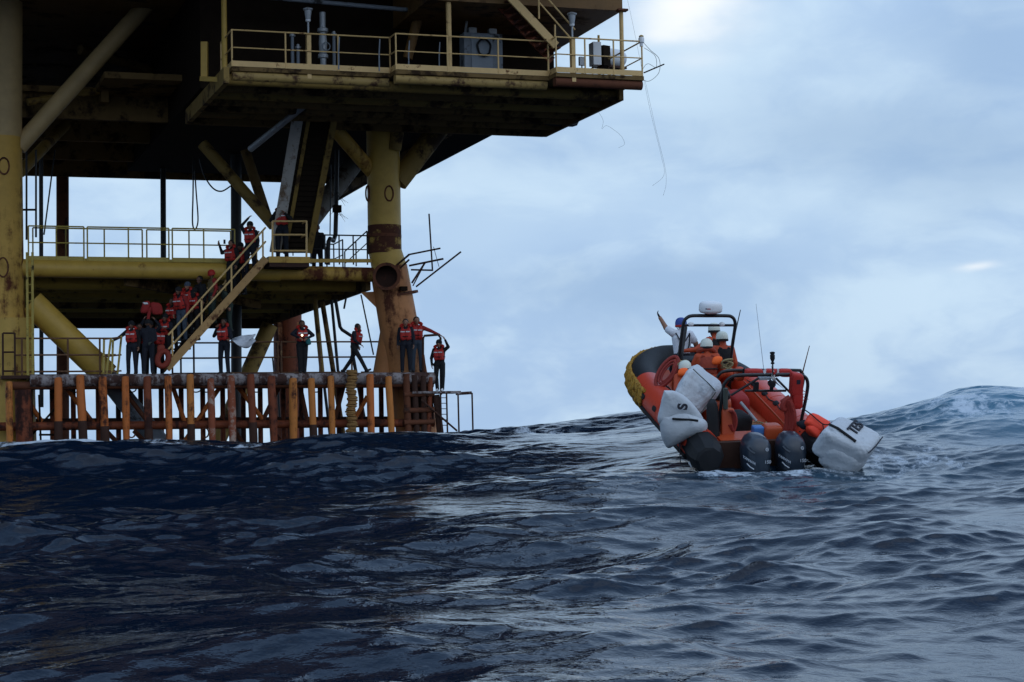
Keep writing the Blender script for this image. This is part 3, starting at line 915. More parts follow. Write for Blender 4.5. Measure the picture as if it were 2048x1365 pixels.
# left end
lp('end_post', MB().tube(PX(46, 780, VF + .3), PX(50, 920, VF + .3), .26, None, 14), MT['fender_dark'])
for (a, b, wpx) in (((8, 850), (120, 848), 5), ((28, 912), (112, 815), 4), ((62, 770), (66, 920), 5), ((78, 790), (82, 895), 4), ((70, 893), (112, 893), 4), ((78, 870), (108, 870), 4)):
    lp('end_stay', MB().tube(PX(a[0], a[1], VF + .6), PX(b[0], b[1], VF + .6), rad(wpx, VF), None, 8), MT['dark'])
# corner step on the right
stp = thing('corner_step', 'small black grating step with thin legs hanging off the right end of the landing', 'platform step', PX(895, 865, VF))
def sp(name, mb, m=None):
    return mb.build(name, m or MT['rust_dark'], stp)
STZ = PX(880, 783, VF + .4).z
g0, g1 = PX(818, 786, VF + .45), PX(914, 783, VF + .45)
sp('grating', MB().beam(V((g0.x, g0.y, STZ - .04)), V((g1.x, g1.y, STZ - .04)), .9, .07), MT['guano'])
sp('edge_rail', MB().tube(PX(912, 788, VF), PX(943, 786, VF), .05, None, 8), MT['guano'])
for x in (881, 893, 916, 944):
    sp('leg', MB().tube(PX(x, 786, VF), PX(x + 2, 866 if x < 940 else 866, VF), rad(3.5, VF), None, 8))
sp('brace', MB().tube(PX(842, 800, VF), PX(914, 862, VF), rad(4, VF), None, 8))
for i in range(6):
    sp('rung', MB().tube(PX(882, 796 + i * 11, VF), PX(893, 796 + i * 11, VF), .014, None, 6))

# landing railings
mr = MT['rust_dark']
def ld(px, v):
    p = PX(px, 748, v)
    p.z = EYE + HL
    return p
def lrail(label, xs, v, m, post_x, h=1.16, name='landing_rail', ys=(0.0, .55, 1.0)):
    t = thing(name, label, 'railing', ld(xs[0], v), 'rails on the boat landing')
    for k, f in zip(('low_rail', 'middle_rail', 'top_rail'), (.10, .55, 1.0)):
        MB().tube(ld(xs[0], v) + Z * h * f, ld(xs[1], v) + Z * h * f, .028, None, 8).build(k, m, t)
    for x in post_x:
        MB().tube(ld(x, v), ld(x, v) + Z * h, .032, None, 8).build('post', m, t)
    return t
mr2 = mat('rust_brown_handrail', (.14, .065, .030), .7, col2=(.40, .26, .12), amt2=.3, scale2=4)
lrail('brown pipe rail at the far left end of the landing, before the thick leg', (6, 30), VF + .5, mr, (6, 30), 1.3)
lrail('brown pipe rail on the landing crossing the yellow diagonal brace', (30, 232), VF + .7, mr2, (44, 136, 200), 1.15)
lrail('rust brown landing rail between the stair foot and the person with the white cloth', (345, 440), VF + 2.8, mr, (345, 362, 388), 1.12)
lrail('rust brown landing rail between the white cloth and the person with the light', (440, 560), VF + 2.8, mr2, (455, 556, 563), 1.15)
lrail('rust brown landing rail behind the striding person', (563, 704), VF + 2.8, mr2, (640, 704), 1.15)
lrail('dark pipe rail on the landing in front of the right leg', (722, 805), VF + 2.8, mr2, (805,), 1.15)
gt = thing('gate_rail', 'ochre yellow leaning gate posts on the landing left of the stair foot', 'gate', ld(225, VF + .6), 'rails on the boat landing')
for a, b in (((222, 676), (213, 748)), ((226, 680), (224, 748)), ((243, 672), (235, 748)), ((208, 680), (207, 748))):
    MB().beam(PX(a[0], a[1], VF + .5), PX(b[0], b[1], VF + .5), .06, .05).build('post', MT['yellow_rail'], gt)
for y in (675, 710, 742):
    MB().tube(PX(206, y + 4, VF + .5), PX(243, y, VF + .5), .03, None, 6).build('cross_rail', mr2, gt)
hn = thing('corner_hoop', 'dark pipe hoop rail at the right corner of the landing', 'railing', ld(848, VF + .5), 'rails on the boat landing')
MB().path([ld(846, VF + .5), PX(846, 678, VF + .5), PX(849, 672, VF + .5), PX(876, 670, VF + .5), PX(881, 676, VF + .5), PX(882, 790, VF + .5)], .04, 8).build('hoop', mr, hn)
MB().tube(PX(846, 710, VF + .5), PX(851, 750, VF + .5), .05, None, 8).build('stub_post', MT['rust'], hn)

# ------------------------------------------------------------------ stairs
def stair(label, near_a, near_b, vN, vF, n, m_near, m_far, m_tread, sw=.24, rail=None, name='stairway'):
    """flight whose near stringer runs between two pixels at depth vN, far stringer at depth vF"""
    A, B = PX(near_a[0], near_a[1], vN), PX(near_b[0], near_b[1], vN)
    off = P.b * (vF - vN)
    t = thing(name, label, 'stair', A)
    MB().beam(A, B, .09, sw).build('stringer', m_near, t)
    MB().beam(A + off, B + off, .09, sw).build('stringer', m_far, t)
    side = V((B.x - A.x, B.y - A.y, 0)).normalized()
    for i in range(n):
        q = A.lerp(B, (i + .5) / n)
        MB().box(q + off / 2, side * .13, off * .49, Z * .016).build('tread', m_tread, t)
    if rail:
        for o3, mm in ((V((0, 0, 0)), rail), (off, rail)):
            for hgt in (1.0, .55):
                MB().tube(A + o3 + Z * hgt + (B - A) * .02, B + o3 + Z * hgt, .030, None, 8).build('handrail', mm, t)
            for f in (.06, .35, .65, .97):
                q = A.lerp(B, f) + o3
                MB().tube(q, q + Z * 1.0, .030, None, 8).build('baluster', mm, t)
    return t
tan_st = mat('worn_tan_paint', (.42, .24, .085), .6, col2=(.10, .035, .015), amt2=.4, scale2=2.5)
VS0, VS1 = VF + .55, VF + 1.65
stair('tan steel stair rising from the landing to the mid deck, crowded with people', (333, 738), (532, 517), VS0, VS1, 17, tan_st, MT['under'], MT['dark'], .24, MT['yellow_pale'])
# raised box at its head
bx = thing('stair_platform', 'small square stair platform with a yellow frame rail above the mid deck girder', 'platform', PX(570, 530, VS0), )
cb = PX(571, 522, VS0 + .6)
uxh = (U_of(613, 515, VS0) - U_of(530, 515, VS0)) / 2
MB().box(V((cb.x, cb.y, PX(571, 520, VS0).z)), P.a * uxh, P.b * .65, Z * .10).build('floor', MT['leg_rusty'], bx)
MB().box(V((cb.x, cb.y, PX(571, 530, VS0).z)), P.a * uxh * .96, P.b * .62, Z * .07).build('under_frame', MT['rust_dark'], bx)
for y in (443, 470, 502):
    MB().tube(PX(545, y, VS0), PX(613, y, VS0), .032, None, 8).build('rail', MT['yellow_pale'], bx)
for x in (545, 613):
    MB().tube(PX(x, 443, VS0), PX(x, 516, VS0), .034, None, 8).build('post', MT['yellow_pale'], bx)
MB().tube(PX(586, 455, VS0 + 1), PX(586, 512, VS0 + 1), .02, None, 8).build('post', MT['rust'], bx)
for y in (443, 470):
    a = PX(613, y, VS0)
    MB().tube(a, a + P.b * 1.25, .03, None, 8).build('rail', MT['yellow_pale'], bx)

# steep flight from that box up to the walkway deck: runs away from the viewer
def flight2():
    t = thing('steep_stairway', 'steep stair with a whitish side board rising from the small platform to the upper deck', 'stair', PX(560, 500, VS0 + 1.2))
    a0, a1 = PX(550, 505, VS0 + 1.0), PX(596, 232, 59.5)
    b0, b1 = PX(617, 505, VS0 + 1.0), PX(668, 238, 59.5)
    MB().beam(a0, a1, .36, .08, up=-P.b).build('side_board', MT['white_board'], t)
    MB().beam(b0, b1, .20, .20, up=-P.b).build('stringer', MT['under_yel'], t)
    MB().beam(a0.lerp(b0, .3) + P.b * .1, a1.lerp(b1, .3) + P.b * .1, .12, .3, up=-P.b).build('stringer', MT['under_yel'], t)
    for i in range(26):
        f = (i + .5) / 26
        p, q = a0.lerp(a1, f), b0.lerp(b1, f)
        MB().beam(p.lerp(q, .08) + P.b * .12, q + P.b * .12, .26, .17, up=Z).build('tread', MT['dark'], t)
    MB().tube(PX(592, 412, 61.2), PX(628, 432, 61.2), .03, None, 6).build('stay', MT['under_yel'], t)
flight2()
# outside stair from the walkway up to the module deck
def flight3():
    t = thing('outside_stairway', 'rusty yellow stair climbing from the upper walkway at the top of the photo', 'stair', PX(1105, 125, VU + .4))
    up_ = PX(1012, -30, VU + .2)
    a0, a1 = PX(1112, 92, VU + .2), PX(1004, -22, VU + .2)
    MB().beam(a0, a1, .08, .24).build('stringer', MT['yellow_pale'], t)
    b0, b1 = PX(1104, 122, VU + 1.2), PX(968, -22, VU + 1.2)
    MB().beam(b0, b1, .08, .24).build('stringer', MT['fender_dark'], t)
    for i in range(11):
        f = (i + .5) / 11
        MB().box(a0.lerp(a1, f).lerp(b0.lerp(b1, f), .5), P.a * .14, P.b * .48, Z * .02).build('tread', MT['rust'], t)
    for k in (.0, .45):
        MB().tube(PX(1150, 60 + k * 60, VU + .2), PX(1078, -22 + k * 60, VU + .2), .027, None, 8).build('handrail', MT['yellow_pale'], t)
    MB().tube(PX(1078, 38, VU + .2), PX(1077, -18, VU + .2), .028, None, 8).build('baluster', MT['yellow_pale'], t)
    MB().tube(PX(1110, 85, VU + .2), PX(1110, 50, VU + .2), .028, None, 8).build('baluster', MT['yellow_pale'], t)
flight3()

# ------------------------------------------------------------------ things on the upper walkway
def wz(px, d):
    p = PX(px, 100, d)
    p.z = EYE + HW
    return p
# two lamp standards with thick yellow base boxes
for (px, top, d, lb) in ((617, -6, V1 + .12, 'grey lamp pole on a thick yellow base box at the left of the upper walkway'), (1145, 2, V3 + .12, 'grey lamp pole on a yellow base box near the right end of the walkway')):
    t = thing('lamp_standard', lb, 'lamp', wz(px, d), 'lamp standards on the upper walkway')
    b = wz(px, d)
    MB().beam(b - Z * .25, b + Z * 1.05, .19, .12, up=P.a).build('base_box', MT['yellow_pale'], t)
    hd = b + Z * 1.72
    MB().tube(b + Z * 1.0, hd, .03, None, 8).build('pole', MT['galv'], t)
    lm = MB().lathe([(.07, -.22), (.10, -.05), (.11, .05), (.14, .06), (.15, .10), (.05, .14)], hd, n=14).build('lamp_head', MT['galv'], t)
    MB().lathe([(.065, -.28), (.08, -.22)], hd, n=12).build('globe', MT['white'], lm)
# grey equipment panel with a hose ring
ep = thing('equipment_panel', 'pale grey steel panel with a coiled hose behind the upper walkway rail', 'panel', wz(962, VU + 2.9))
c = wz(962, VU + 2.9)
hw = 42 / FPX * 56
MB().box(c + Z * .85, P.a * hw, P.b * .25, Z * .85).build('panel', MT['grey_panel'], ep)
MB().box(c + Z * .85 - P.b * .27 - P.a * hw * .1, P.a * hw * .55, P.b * .03, Z * .80).build('door', mat('pale_panel_door', (.24, .28, .33), .5, col2=(.05, .05, .05), amt2=.2, scale2=2), ep)
ctr = PX(968, 95, VU + 2.5)
MB().path([ctr + P.a * .21 * math.cos(t) * (1 + .06 * math.sin(5 * t)) + Z * .26 * math.sin(t) for t in [2 * math.pi * k / 28 for k in range(28)]], .035, 7, closed=True).build('hose_ring', MT['black'], ep)
for xx in (-.5, .55):
    MB().box(c + Z * 1.78 + P.a * hw * xx - P.b * .1, P.a * .12, P.b * .1, Z * .09).build('junction_box', MT['galv'], ep)
MB().tube(c + Z * 1.7 - P.a * .5, c + Z * 2.1 - P.a * .45, .04, None, 8).build('vent_pipe', MT['galv'], ep)
# valve column behind the left rail
vc = thing('valve_column', 'grey flanged valve column standing in the dark behind the left upper rail', 'valve', wz(646, VU + 2.4))
b = wz(646, VU + 2.4)
prof = []
for i, (r_, z_) in enumerate(((.10, 0), (.16, .02), (.16, .07), (.09, .08), (.09, .4), (.15, .41), (.15, .47), (.11, .5), (.13, .7), (.10, .9), (.16, .92), (.16, .98), (.09, 1.0), (.09, 1.3))):
    prof.append((r_, z_ * 1.55))
MB().lathe(prof, b, n=16).build('valve_body', MT['galv'], vc)
wc = b + Z * .95 - P.b * .2 + P.a * .05
MB().path([wc + P.a * .12 * math.cos(t) + Z * .12 * math.sin(t) for t in [2 * math.pi * k / 16 for k in range(16)]], .015, 6, closed=True).build('handwheel', MT['grey_panel'], vc)
for px, hh in ((585, 1.35), (668, 1.45), (596, 1.0)):
    q = wz(px, VU + 2.9)
    o = thing('standpipe', {585: 'thin grey standpipe left of the valve column', 668: 'thin grey standpipe right of the valve column', 596: 'short grey standpipe beside a taller one behind the left upper rail'}[px], 'pipe', q, 'standpipes behind the upper rail')
    MB().tube(q, q + Z * hh, .05, None, 10).build('pipe', MT['grey_panel'], o)
    MB().lathe([(.09, 0), (.09, .05), (.05, .06), (.05, .12)], q + Z * hh, n=12).build('flange', MT['galv'], o)
for px, lb in ((677, 'thin grey stick leaning inside the left upper rail, right of the valve column'), (758, 'thin grey stick near the jog of the upper walkway rail'), (817, 'thin grey stick just left of the middle upper rail corner'), (878, 'thin grey stick beside the upright of the middle upper rail')):
    q = wz(px, V2 + .35)
    o = MB().path([q, q + Z * .5, q + Z * .95 + P.a * .03], [.022, .02, .018], 7).build('loose_stick', MT['grey_panel'])
    tag(o, lb, 'stick', 'loose sticks on the upper walkway')
# right corner: cabinet, drum, box, beacon
q = wz(1190, VU + 2.6)
cabn = thing('cabinet', 'narrow white cabinet on a stand at the right end of the upper walkway', 'cabinet', q)
MB().box(q + Z * 1.2, P.a * .13, P.b * .2, Z * .36).build('case', MT['white'], cabn)
for s_ in (-.1, .1):
    MB().tube(q + P.a * s_, q + P.a * s_ + Z * .86, .02, None, 6).build('leg', MT['rust_dark'], cabn)
q = wz(1213, VU + 2.9)
tnk = thing('drum', 'white cylindrical tank with a dark end lying on a frame at the walkway corner', 'tank', q)
ax_ = (P.a * .94 + P.b * .34).normalized()
ay_ = ax_.cross(Z).normalized()
axs = (ay_, Z, ax_)
MB().lathe([(.02, -.0), (.26, 0), (.29, .03), (.29, .62), (.24, .74), (.12, .81), (.02, .83)], q + Z * 1.2 - ax_ * .1, ax=axs, n=22).build('shell', MT['white'], tnk)
MB().box(q + Z * 1.18 - ax_ * .22, ax_ * .14, ay_ * .27, Z * .32).build('motor_box', MT['dark'], tnk)
for s_ in (-.15, .4):
    for w_ in (-.2, .2):
        MB().tube(q + ax_ * s_ + ay_ * w_, q + ax_ * (s_ + .05) + ay_ * w_ + Z * .94, .025, None, 6).build('leg', MT['rust_dark'], tnk)
MB().beam(q + Z * .88 - ax_ * .3, q + Z * .88 + ax_ * .65, .45, .06).build('cradle', MT['rust_dark'], tnk)
q = wz(1163, VU + 1.2)
jb = thing('junction_box', 'small pale grey box on a post beside the lamp base', 'box', q)
MB().box(q + Z * .66, P.a * .085, P.b * .06, Z * .13).build('case', MT['galv'], jb)
MB().tube(q, q + Z * .55, .02, None, 6).build('post', MT['rust_dark'], jb)
q = PW(uW1 - .05, V3 + .02, HW + TH)
bc = thing('beacon', 'small white beacon lamp with a yellow cap on the outer rail corner', 'lamp', q - Z * .12)
MB().lathe([(.05, -.15), (.055, -.05), (.085, -.03), (.09, .10), (.06, .14)], q, n=14).build('lens', MT['white'], bc)
MB().lathe([(.07, .14), (.075, .17), (.03, .20)], q, n=12).build('cap', MT['yellow'], bc)
# loose bar and cables at the corner
o = MB().tube(PX(1288, 146, VU), PX(1328, 129, VU + .4), .022, None, 6).build('loose_bar', MT['dark'])
tag(o, 'thin dark bar sticking out from the upper right corner of the walkway', 'bar')
def cable(name, pts, wpx, label, m='black_pipe', cat='cable', group=None, n=8):
    # smooth a pixel polyline (Catmull-Rom)
    ps = [PX(*p) for p in pts]
    out = []
    for i in range(len(ps) - 1):
        p0, p1, p2, p3 = ps[max(i - 1, 0)], ps[i], ps[i + 1], ps[min(i + 2, len(ps) - 1)]
        for k in range(n):
            t = k / n
            out.append(.5 * ((2 * p1) + (p2 - p0) * t + (2 * p0 - 5 * p1 + 4 * p2 - p3) * t * t + (3 * p1 - p0 - 3 * p2 + p3) * t ** 3))
    out.append(ps[-1])
    o = MB().path(out, rad(wpx, pts[0][2]), 6).build(name, MT[m])
    return tag(o, label, cat, group)
cable('loose_cable', [(1280, 78, VU), (1300, 100, VU), (1318, 118, VU), (1318, 145, VU), (1300, 162, VU), (1285, 160, VU), (1275, 150, VU)], 1.0, 'thin cable curling in a loop off the walkway corner', group='loose cables')
cable('loose_cable', [(1288, 96, VU), (1310, 112, VU), (1312, 135, VU + .2), (1296, 128, VU + .2), (1285, 140, VU), (1268, 180, VU)], .9, 'thin cable in a tighter loop just right of the beacon', group='loose cables')
cable('loose_cable', [(1255, 0, VU + 1), (1268, 60, VU + 1), (1284, 140, VU + 1), (1300, 220, VU + 1), (1322, 310, VU + 1), (1328, 350, VU + 1), (1305, 372, VU + 1)], .4, 'long thin cable hanging far below the walkway corner', group='loose cables')
cable('loose_cable', [(1290, 160, VU + 1), (1312, 260, VU + 1), (1330, 335, VU + 1), (1332, 370, VU + 1), (1326, 392, VU + 1)], .4, 'thin cable hanging with a bent tip, longest of the hanging ones', group='loose cables')
cable('loose_cable', [(1190, 215, 57), (1206, 240, 57), (1204, 258, 57), (1214, 252, 57), (1240, 270, 57), (1249, 288, 57), (1237, 296, 57)], .45, 'thin curly cable end hanging under the deck against the sky', group='loose cables')
for i, dy in enumerate((0, 6, 13)):
    cable('slack_cable', [(882, 254, 60.8), (900, 258 + dy * .55, 60.8), (925, 256 + dy * .5, 60.8), (958, 247, 60.8)], 1.5 + i * .8,
          ('topmost slack cable sagging under the deck right of the leg', 'middle slack cable sagging under the deck right of the leg', 'thick black hose sagging lowest under the deck right of the leg')[i], group='slack cables under the deck')
cable('hanging_hose', [(387, 316, 70), (386, 390, 70), (385, 445, 70), (390, 459, 70), (396, 440, 70), (392, 380, 70), (388, 316, 70)], 3, 'black hose hanging in a long narrow loop under the main deck', cat='hose')
cable('hanging_hose', [(399, 318, 70), (408, 350, 70), (425, 376, 70), (443, 383, 70), (462, 372, 70)], 3, 'black hose sagging in a wide curve to the black riser', cat='hose')
def wisps(px, py, d, spread, label):
    t = thing('frayed_wires', label, 'wire', PX(px, py, d), 'frayed wire tufts')
    rn = random.Random(px)
    for i in range(10):
        a = PX(px, py + rn.uniform(-8, 8), d)
        b = PX(px + rn.uniform(-spread, spread), py + rn.uniform(2, 22), d + rn.uniform(-.3, .3))
        MB().tube(a, b, .008, .004, 4).build('wire', MT['dark'], t)
wisps(848, 302, VL, 16, 'tuft of frayed wires under the right diagonal brace')
wisps(676, 392, 63.4, 22, 'tuft of frayed wires high on the black riser')
wisps(676, 424, 63.4, 22, 'tuft of frayed wires on the riser just above its clamp')
# ------------------------------------------------------------------ people
STAND = dict(pelvis=(0, 0, .95), neck=(0, .01, 1.47), head=(0, .03, 1.62), shR=(.185, 0, 1.41), shL=(-.185, 0, 1.41),
             elR=(.25, -.03, 1.13), elL=(-.25, -.03, 1.13), wrR=(.26, .08, .90), wrL=(-.26, .08, .90),
             hipR=(.10, 0, .92), hipL=(-.10, 0, .92), knR=(.12, .03, .50), knL=(-.12, .03, .50),
             anR=(.13, -.01, .08), anL=(-.13, -.01, .08))
def lean(J, ang, joints=None, side=0.0):
    """bend the upper body forward (and sideways) about the pelvis"""
    J = dict(J)
    m = Matrix.Rotation(-ang, 3, 'X') @ Matrix.Rotation(side, 3, 'Y')
    p = V(J['pelvis'])
    for k in (joints or ('neck', 'head', 'shR', 'shL', 'elR', 'elL', 'wrR', 'wrL')):
        J[k] = tuple(p + m @ (V(J[k]) - p))
    return J
def person(label, yaw, J=None, base=None, head_at=None, s=1.0, torso='navy', arms=None, legs='black_cloth', skin='skin', feet='boot',
           vest=None, hat='hair', group=None, hands='skin', look=None, vox=.021, hood=None, collar=True, low=None):
    """yaw 0 faces away from the camera (+Y), 180 faces the camera; joints are given in the person's own axes"""
    j = dict(STAND)
    if J: j.update(J)
    fw = V((-math.sin(R(yaw)), math.cos(R(yaw)), 0))
    rt = V((fw.y, -fw.x, 0))
    T = lambda q: (rt * q[0] + fw * q[1] + Z * q[2]) * s
    if base is None:
        base = V(head_at) - T(j['head'])
    g = {k: base + T(v) for k, v in j.items()}
    root = thing('person', label, 'person', base, group)
    mats, names = [], []
    def mi(n):
        if n not in names:
            names.append(n); mats.append(MT[n])
        return names.index(n)
    arms = arms or torso
    prims = []
    def cap(a, b, ra, rb, m):
        prims.append((V(a), V(b), ra * s, rb * s, mi(m)))
    upv = (g['neck'] - g['pelvis']).normalized()
    rgt = (g['shR'] - g['shL']); rgt = (rgt - upv * rgt.dot(upv)).normalized()
    fwd = upv.cross(rgt).normalized()
    pel, nk, hd = g['pelvis'], g['neck'], g['head']
    chest = pel.lerp(nk, .70)
    for q in (-1, 1):
        cap(pel + rgt * .06 * q * s, pel + rgt * .055 * q * s + upv * .06 * s, .130, .124, legs)
        cap(pel + rgt * .055 * q * s + upv * .10 * s, chest + rgt * .08 * q * s, .128, .138, torso)
    cap(g['shL'] + rgt * .03 * s, g['shR'] - rgt * .03 * s, .080, .080, torso)
    cap(nk - upv * .05 * s, nk.lerp(hd, .4), .075, .056, torso)
    cap(nk, hd - upv * .02 * s, .052, .052, skin)
    lk = fw if look is None else (rt * look[0] + fw * look[1] + Z * look[2]).normalized()
    hu = (hd - nk).normalized()
    hu = (hu - lk * hu.dot(lk)).normalized()
    hr = lk.cross(hu).normalized()
    cap(hd - lk * .022 * s + hu * .022 * s, hd + lk * .018 * s + hu * .025 * s, .090, .088, skin)
    cap(hd + lk * .035 * s - hu * .03 * s, hd + lk * .048 * s - hu * .085 * s, .066, .042, skin)
    cap(hd + lk * .092 * s + hu * .012 * s, hd + lk * .113 * s - hu * .028 * s, .013, .019, skin)
    for q in (-1, 1):
        cap(hd + hr * q * .092 * s + hu * .012 * s, hd + hr * q * .090 * s - hu * .03 * s, .018, .014, skin)
    for q, S_ in ((1, 'R'), (-1, 'L')):
        cap(g['sh' + S_], g['el' + S_], .080, .062, arms)
        cap(g['el' + S_], g['wr' + S_], .060, .043, arms)
        cap(g['hip' + S_], g['kn' + S_], .112, .082, legs)
        cap(g['kn' + S_], g['an' + S_], .082, .068, legs)
        a = g['an' + S_]
        dn = (g['an' + S_] - g['kn' + S_]).normalized()
        ft = (fw - dn * fw.dot(dn))
        ft = (ft.normalized() * .8 + fw * .2).normalized() if ft.length > .2 else fw
        cap(a + dn * .025 * s - ft * .05 * s, a + dn * .035 * s + ft * .15 * s, .050, .040, feet)
    mb = MB()
    for a, b, ra, rb, m in prims:
        mb.capsule(a, b, ra, rb, 12, m)
    tm = bpy.data.meshes.new('person_body')
    tm.from_pydata([tuple(q - base) for q in mb.v], [], mb.f)
    to = bpy.data.objects.new('person_body', tm)
    COL.objects.link(to)
    md_ = to.modifiers.new('r', 'REMESH'); md_.mode = 'VOXEL'; md_.voxel_size = vox * s
    sm_ = to.modifiers.new('s', 'SMOOTH'); sm_.factor = .5; sm_.iterations = 3
    bpy.context.view_layer.update()
    dg = bpy.context.evaluated_depsgraph_get()
    me = bpy.data.meshes.new_from_object(to.evaluated_get(dg))
    bpy.data.objects.remove(to, do_unlink=True)
    vs = np.array([v.co[:] for v in me.vertices])
    fs = [tuple(p.vertices) for p in me.polygons]
    ctr = np.array([vs[list(f)].mean(0) for f in fs]) + np.array(base[:])
    best = np.full(len(fs), 1e9); bm_ = np.zeros(len(fs), int)
    for a, b, ra, rb, m in prims:
        a_, b_ = np.array(a[:]), np.array(b[:])
        d = b_ - a_
        t = np.clip(((ctr - a_) @ d) / max(1e-9, d @ d), 0, 1)
        dist = np.linalg.norm(ctr - (a_ + t[:, None] * d), axis=1) - (ra + (rb - ra) * t)
        k = dist < best
        best[k] = dist[k]; bm_[k] = m
    body = MB()
    body.v = [V(q) + base for q in vs]
    body.f = fs
    body.m = [int(x) for x in bm_]
    # face details and hands are joined into the same body mesh
    for q in (-1, 1):
        body.ell(hd + lk * .088 * s + hr * .034 * q * s + hu * .012 * s, .012 * s, .009 * s, .009 * s, 8, 6, mi('eye'))
    body.capsule(hd + lk * .088 * s - hr * .022 * s - hu * .068 * s, hd + lk * .088 * s + hr * .022 * s - hu * .068 * s, .009 * s, None, 6, mi('lip'))
    hm = mi(hands)
    for q, S_ in ((1, 'R'), (-1, 'L')):
        wv_, el_ = g['wr' + S_], g['el' + S_]
        d = (wv_ - el_).normalized()
        nrm = d.cross(upv if abs(d.dot(upv)) < .8 else fwd).normalized()      # across the knuckles
        pal = d.cross(nrm).normalized()
        if abs(d.dot(upv)) >= .8:
            nrm, pal = fwd - d * fwd.dot(d), rgt * -q
            nrm.normalize(); pal = d.cross(nrm).normalized() * (1 if d.cross(nrm).dot(rgt) * q < 0 else -1)
        body.soft(wv_ + d * .052 * s, nrm * .041 * s, pal * .017 * s, d * .055 * s, .7, 12, 8, hm)
        for i in range(4):
            r_ = wv_ + d * .095 * s + nrm * (.030 - .020 * i) * s
            ln = (.068, .078, .074, .058)[i] * s
            m1 = r_ + (d * .85 + pal * .35) * ln * .5
            m2 = m1 + (d * .55 + pal * .75) * ln * .5
            body.path([r_ - d * .012 * s, r_, m1, m2], [.009 * s, .0095 * s, .0085 * s, .0065 * s], 7, hm)
        th0 = wv_ + d * .028 * s + nrm * .036 * s
        body.path([th0, th0 + (d * .6 + nrm * .7) * .035 * s, th0 + (d * .85 + nrm * .55 + pal * .3) * .068 * s], [.012 * s, .011 * s, .008 * s], 7, hm)
    body.build('body', mats, root, 60)
    # headgear
    ax3 = (hr, lk, hu)
    c0 = hd + hu * .022 * s - lk * .004 * s
    if hat in ('hair', 'long'):
        hb = MB()
        prof = [(.103 * math.cos(t), .104 * math.sin(t)) for t in [R(x) for x in (-28, -8, 12, 32, 52, 70, 86)]]
        hb.lathe([(r_ * s, z_ * s) for r_, z_ in prof], c0 - lk * .016 * s + hu * .012 * s, ax=ax3, n=18)
        hb.build('hair', MT['hair'], root)
    elif hat in ('beanie', 'wool'):
        hb = MB().lathe([(r_ * s, z_ * s) for r_, z_ in ((.107, -.03), (.110, .0), (.106, .04), (.088, .085), (.05, .115), (.01, .125))], c0 + hu * .01 * s, ax=ax3, n=18)
        hb.build('beanie', MT['black_cloth'] if hat == 'beanie' else MT['denim'], root)
    elif hat in ('helmet', 'bluehelmet', 'redhelmet'):
        mname = {'helmet': 'helmet', 'bluehelmet': 'blue', 'redhelmet': 'red'}[hat]
        hb = MB().lathe([(r_ * s, z_ * s) for r_, z_ in ((.112, -.055), (.122, -.05), (.125, 0), (.121, .04), (.105, .085), (.075, .115), (.04, .130), (.006, .134))], c0, ax=ax3, n=22)
        h_o = hb.build('helmet', MT[mname], root)
        if hat != 'redhelmet':
            MB().lathe([(r_ * s, z_ * s) for r_, z_ in ((.121, -.07), (.127, -.066), (.127, -.03), (.121, -.028))], c0, ax=ax3, n=22, caps=False).build('rim_band', MT['black'] if hat == 'helmet' else MT['red'], h_o)
        else:
            MB().soft(c0 + lk * .12 * s - hu * .045 * s, hr * .08 * s, lk * .05 * s, hu * .008 * s, .7, 14, 6).build('peak', MT['red'], h_o)
        for q in (-1, 1):
            MB().capsule(c0 + hr * .108 * q * s - hu * .05 * s, hd + hr * .045 * q * s - hu * .115 * s + lk * .03 * s, .008 * s, None, 6).build('chin_strap', MT['black'], h_o)
    # clothing layer: life vest
    if vest:
        vm = MT[vest]
        vb = MB()
        rr_ = []
        for t, a, b in ((.24, .178, .150), (.30, .186, .160), (.55, .190, .168), (.80, .182, .160), (.88, .168, .140)):
            c = pel.lerp(nk, t) + fwd * .008 * s
            rr_.append([c + (rgt * math.copysign(abs(math.cos(x)) ** .75, math.cos(x)) * a + fwd * math.copysign(abs(math.sin(x)) ** .75, math.sin(x)) * b) * s for x in [2 * math.pi * k / 22 for k in range(22)]])
        vb.rings(rr_)
        for q in (-1, 1):      # two thick front panels and shoulder straps
            vb.soft(pel.lerp(nk, .55) + rgt * .085 * q * s + fwd * .135 * s, rgt * .078 * s, fwd * .058 * s, upv * .19 * s, .55, 14, 8)
            vb.path([pel.lerp(nk, .80) + rgt * .095 * q * s + fwd * .13 * s, nk + rgt * .105 * q * s + fwd * .03 * s - upv * .01 * s, pel.lerp(nk, .84) + rgt * .09 * q * s - fwd * .11 * s], .042 * s, 8)
        vo = vb.build('life_vest', vm, root, 50)
        if collar:
            cp = [nk + (rgt * math.cos(x) * .150 - fwd * math.sin(x) * .095 + upv * (.045 + .055 * math.sin(x)) + fwd * .05) * s for x in [R(k) for k in range(-20, 201, 20)]]
            MB().path(cp, [.032 * s] + [.050 * s] * (len(cp) - 2) + [.032 * s], 10).build('collar', vm, vo)
        for q in (-1, 1):
            MB().box(pel.lerp(nk, .72) + rgt * .082 * q * s + fwd * .192 * s, rgt * .066 * s, fwd * .006 * s, upv * .017 * s).build('reflective_strip', MT['reflect'], vo)
        bel = pel.lerp(nk, .42) + fwd * .008 * s
        MB().path([bel + (rgt * math.cos(x) * .198 + fwd * math.sin(x) * .200) * s for x in [2 * math.pi * k / 20 for k in range(20)]], .014 * s, 6, closed=True).build('belt', MT['black'], vo)
    if hood:
        MB().soft(nk + rgt * hood[0] * s + fwd * hood[1] * s + upv * hood[2] * s, rgt * .105 * s, fwd * .06 * s, (upv + rgt * .3) * .085 * s, .8, 14, 8).build('hood', MT['neon'], root)
    return root, g

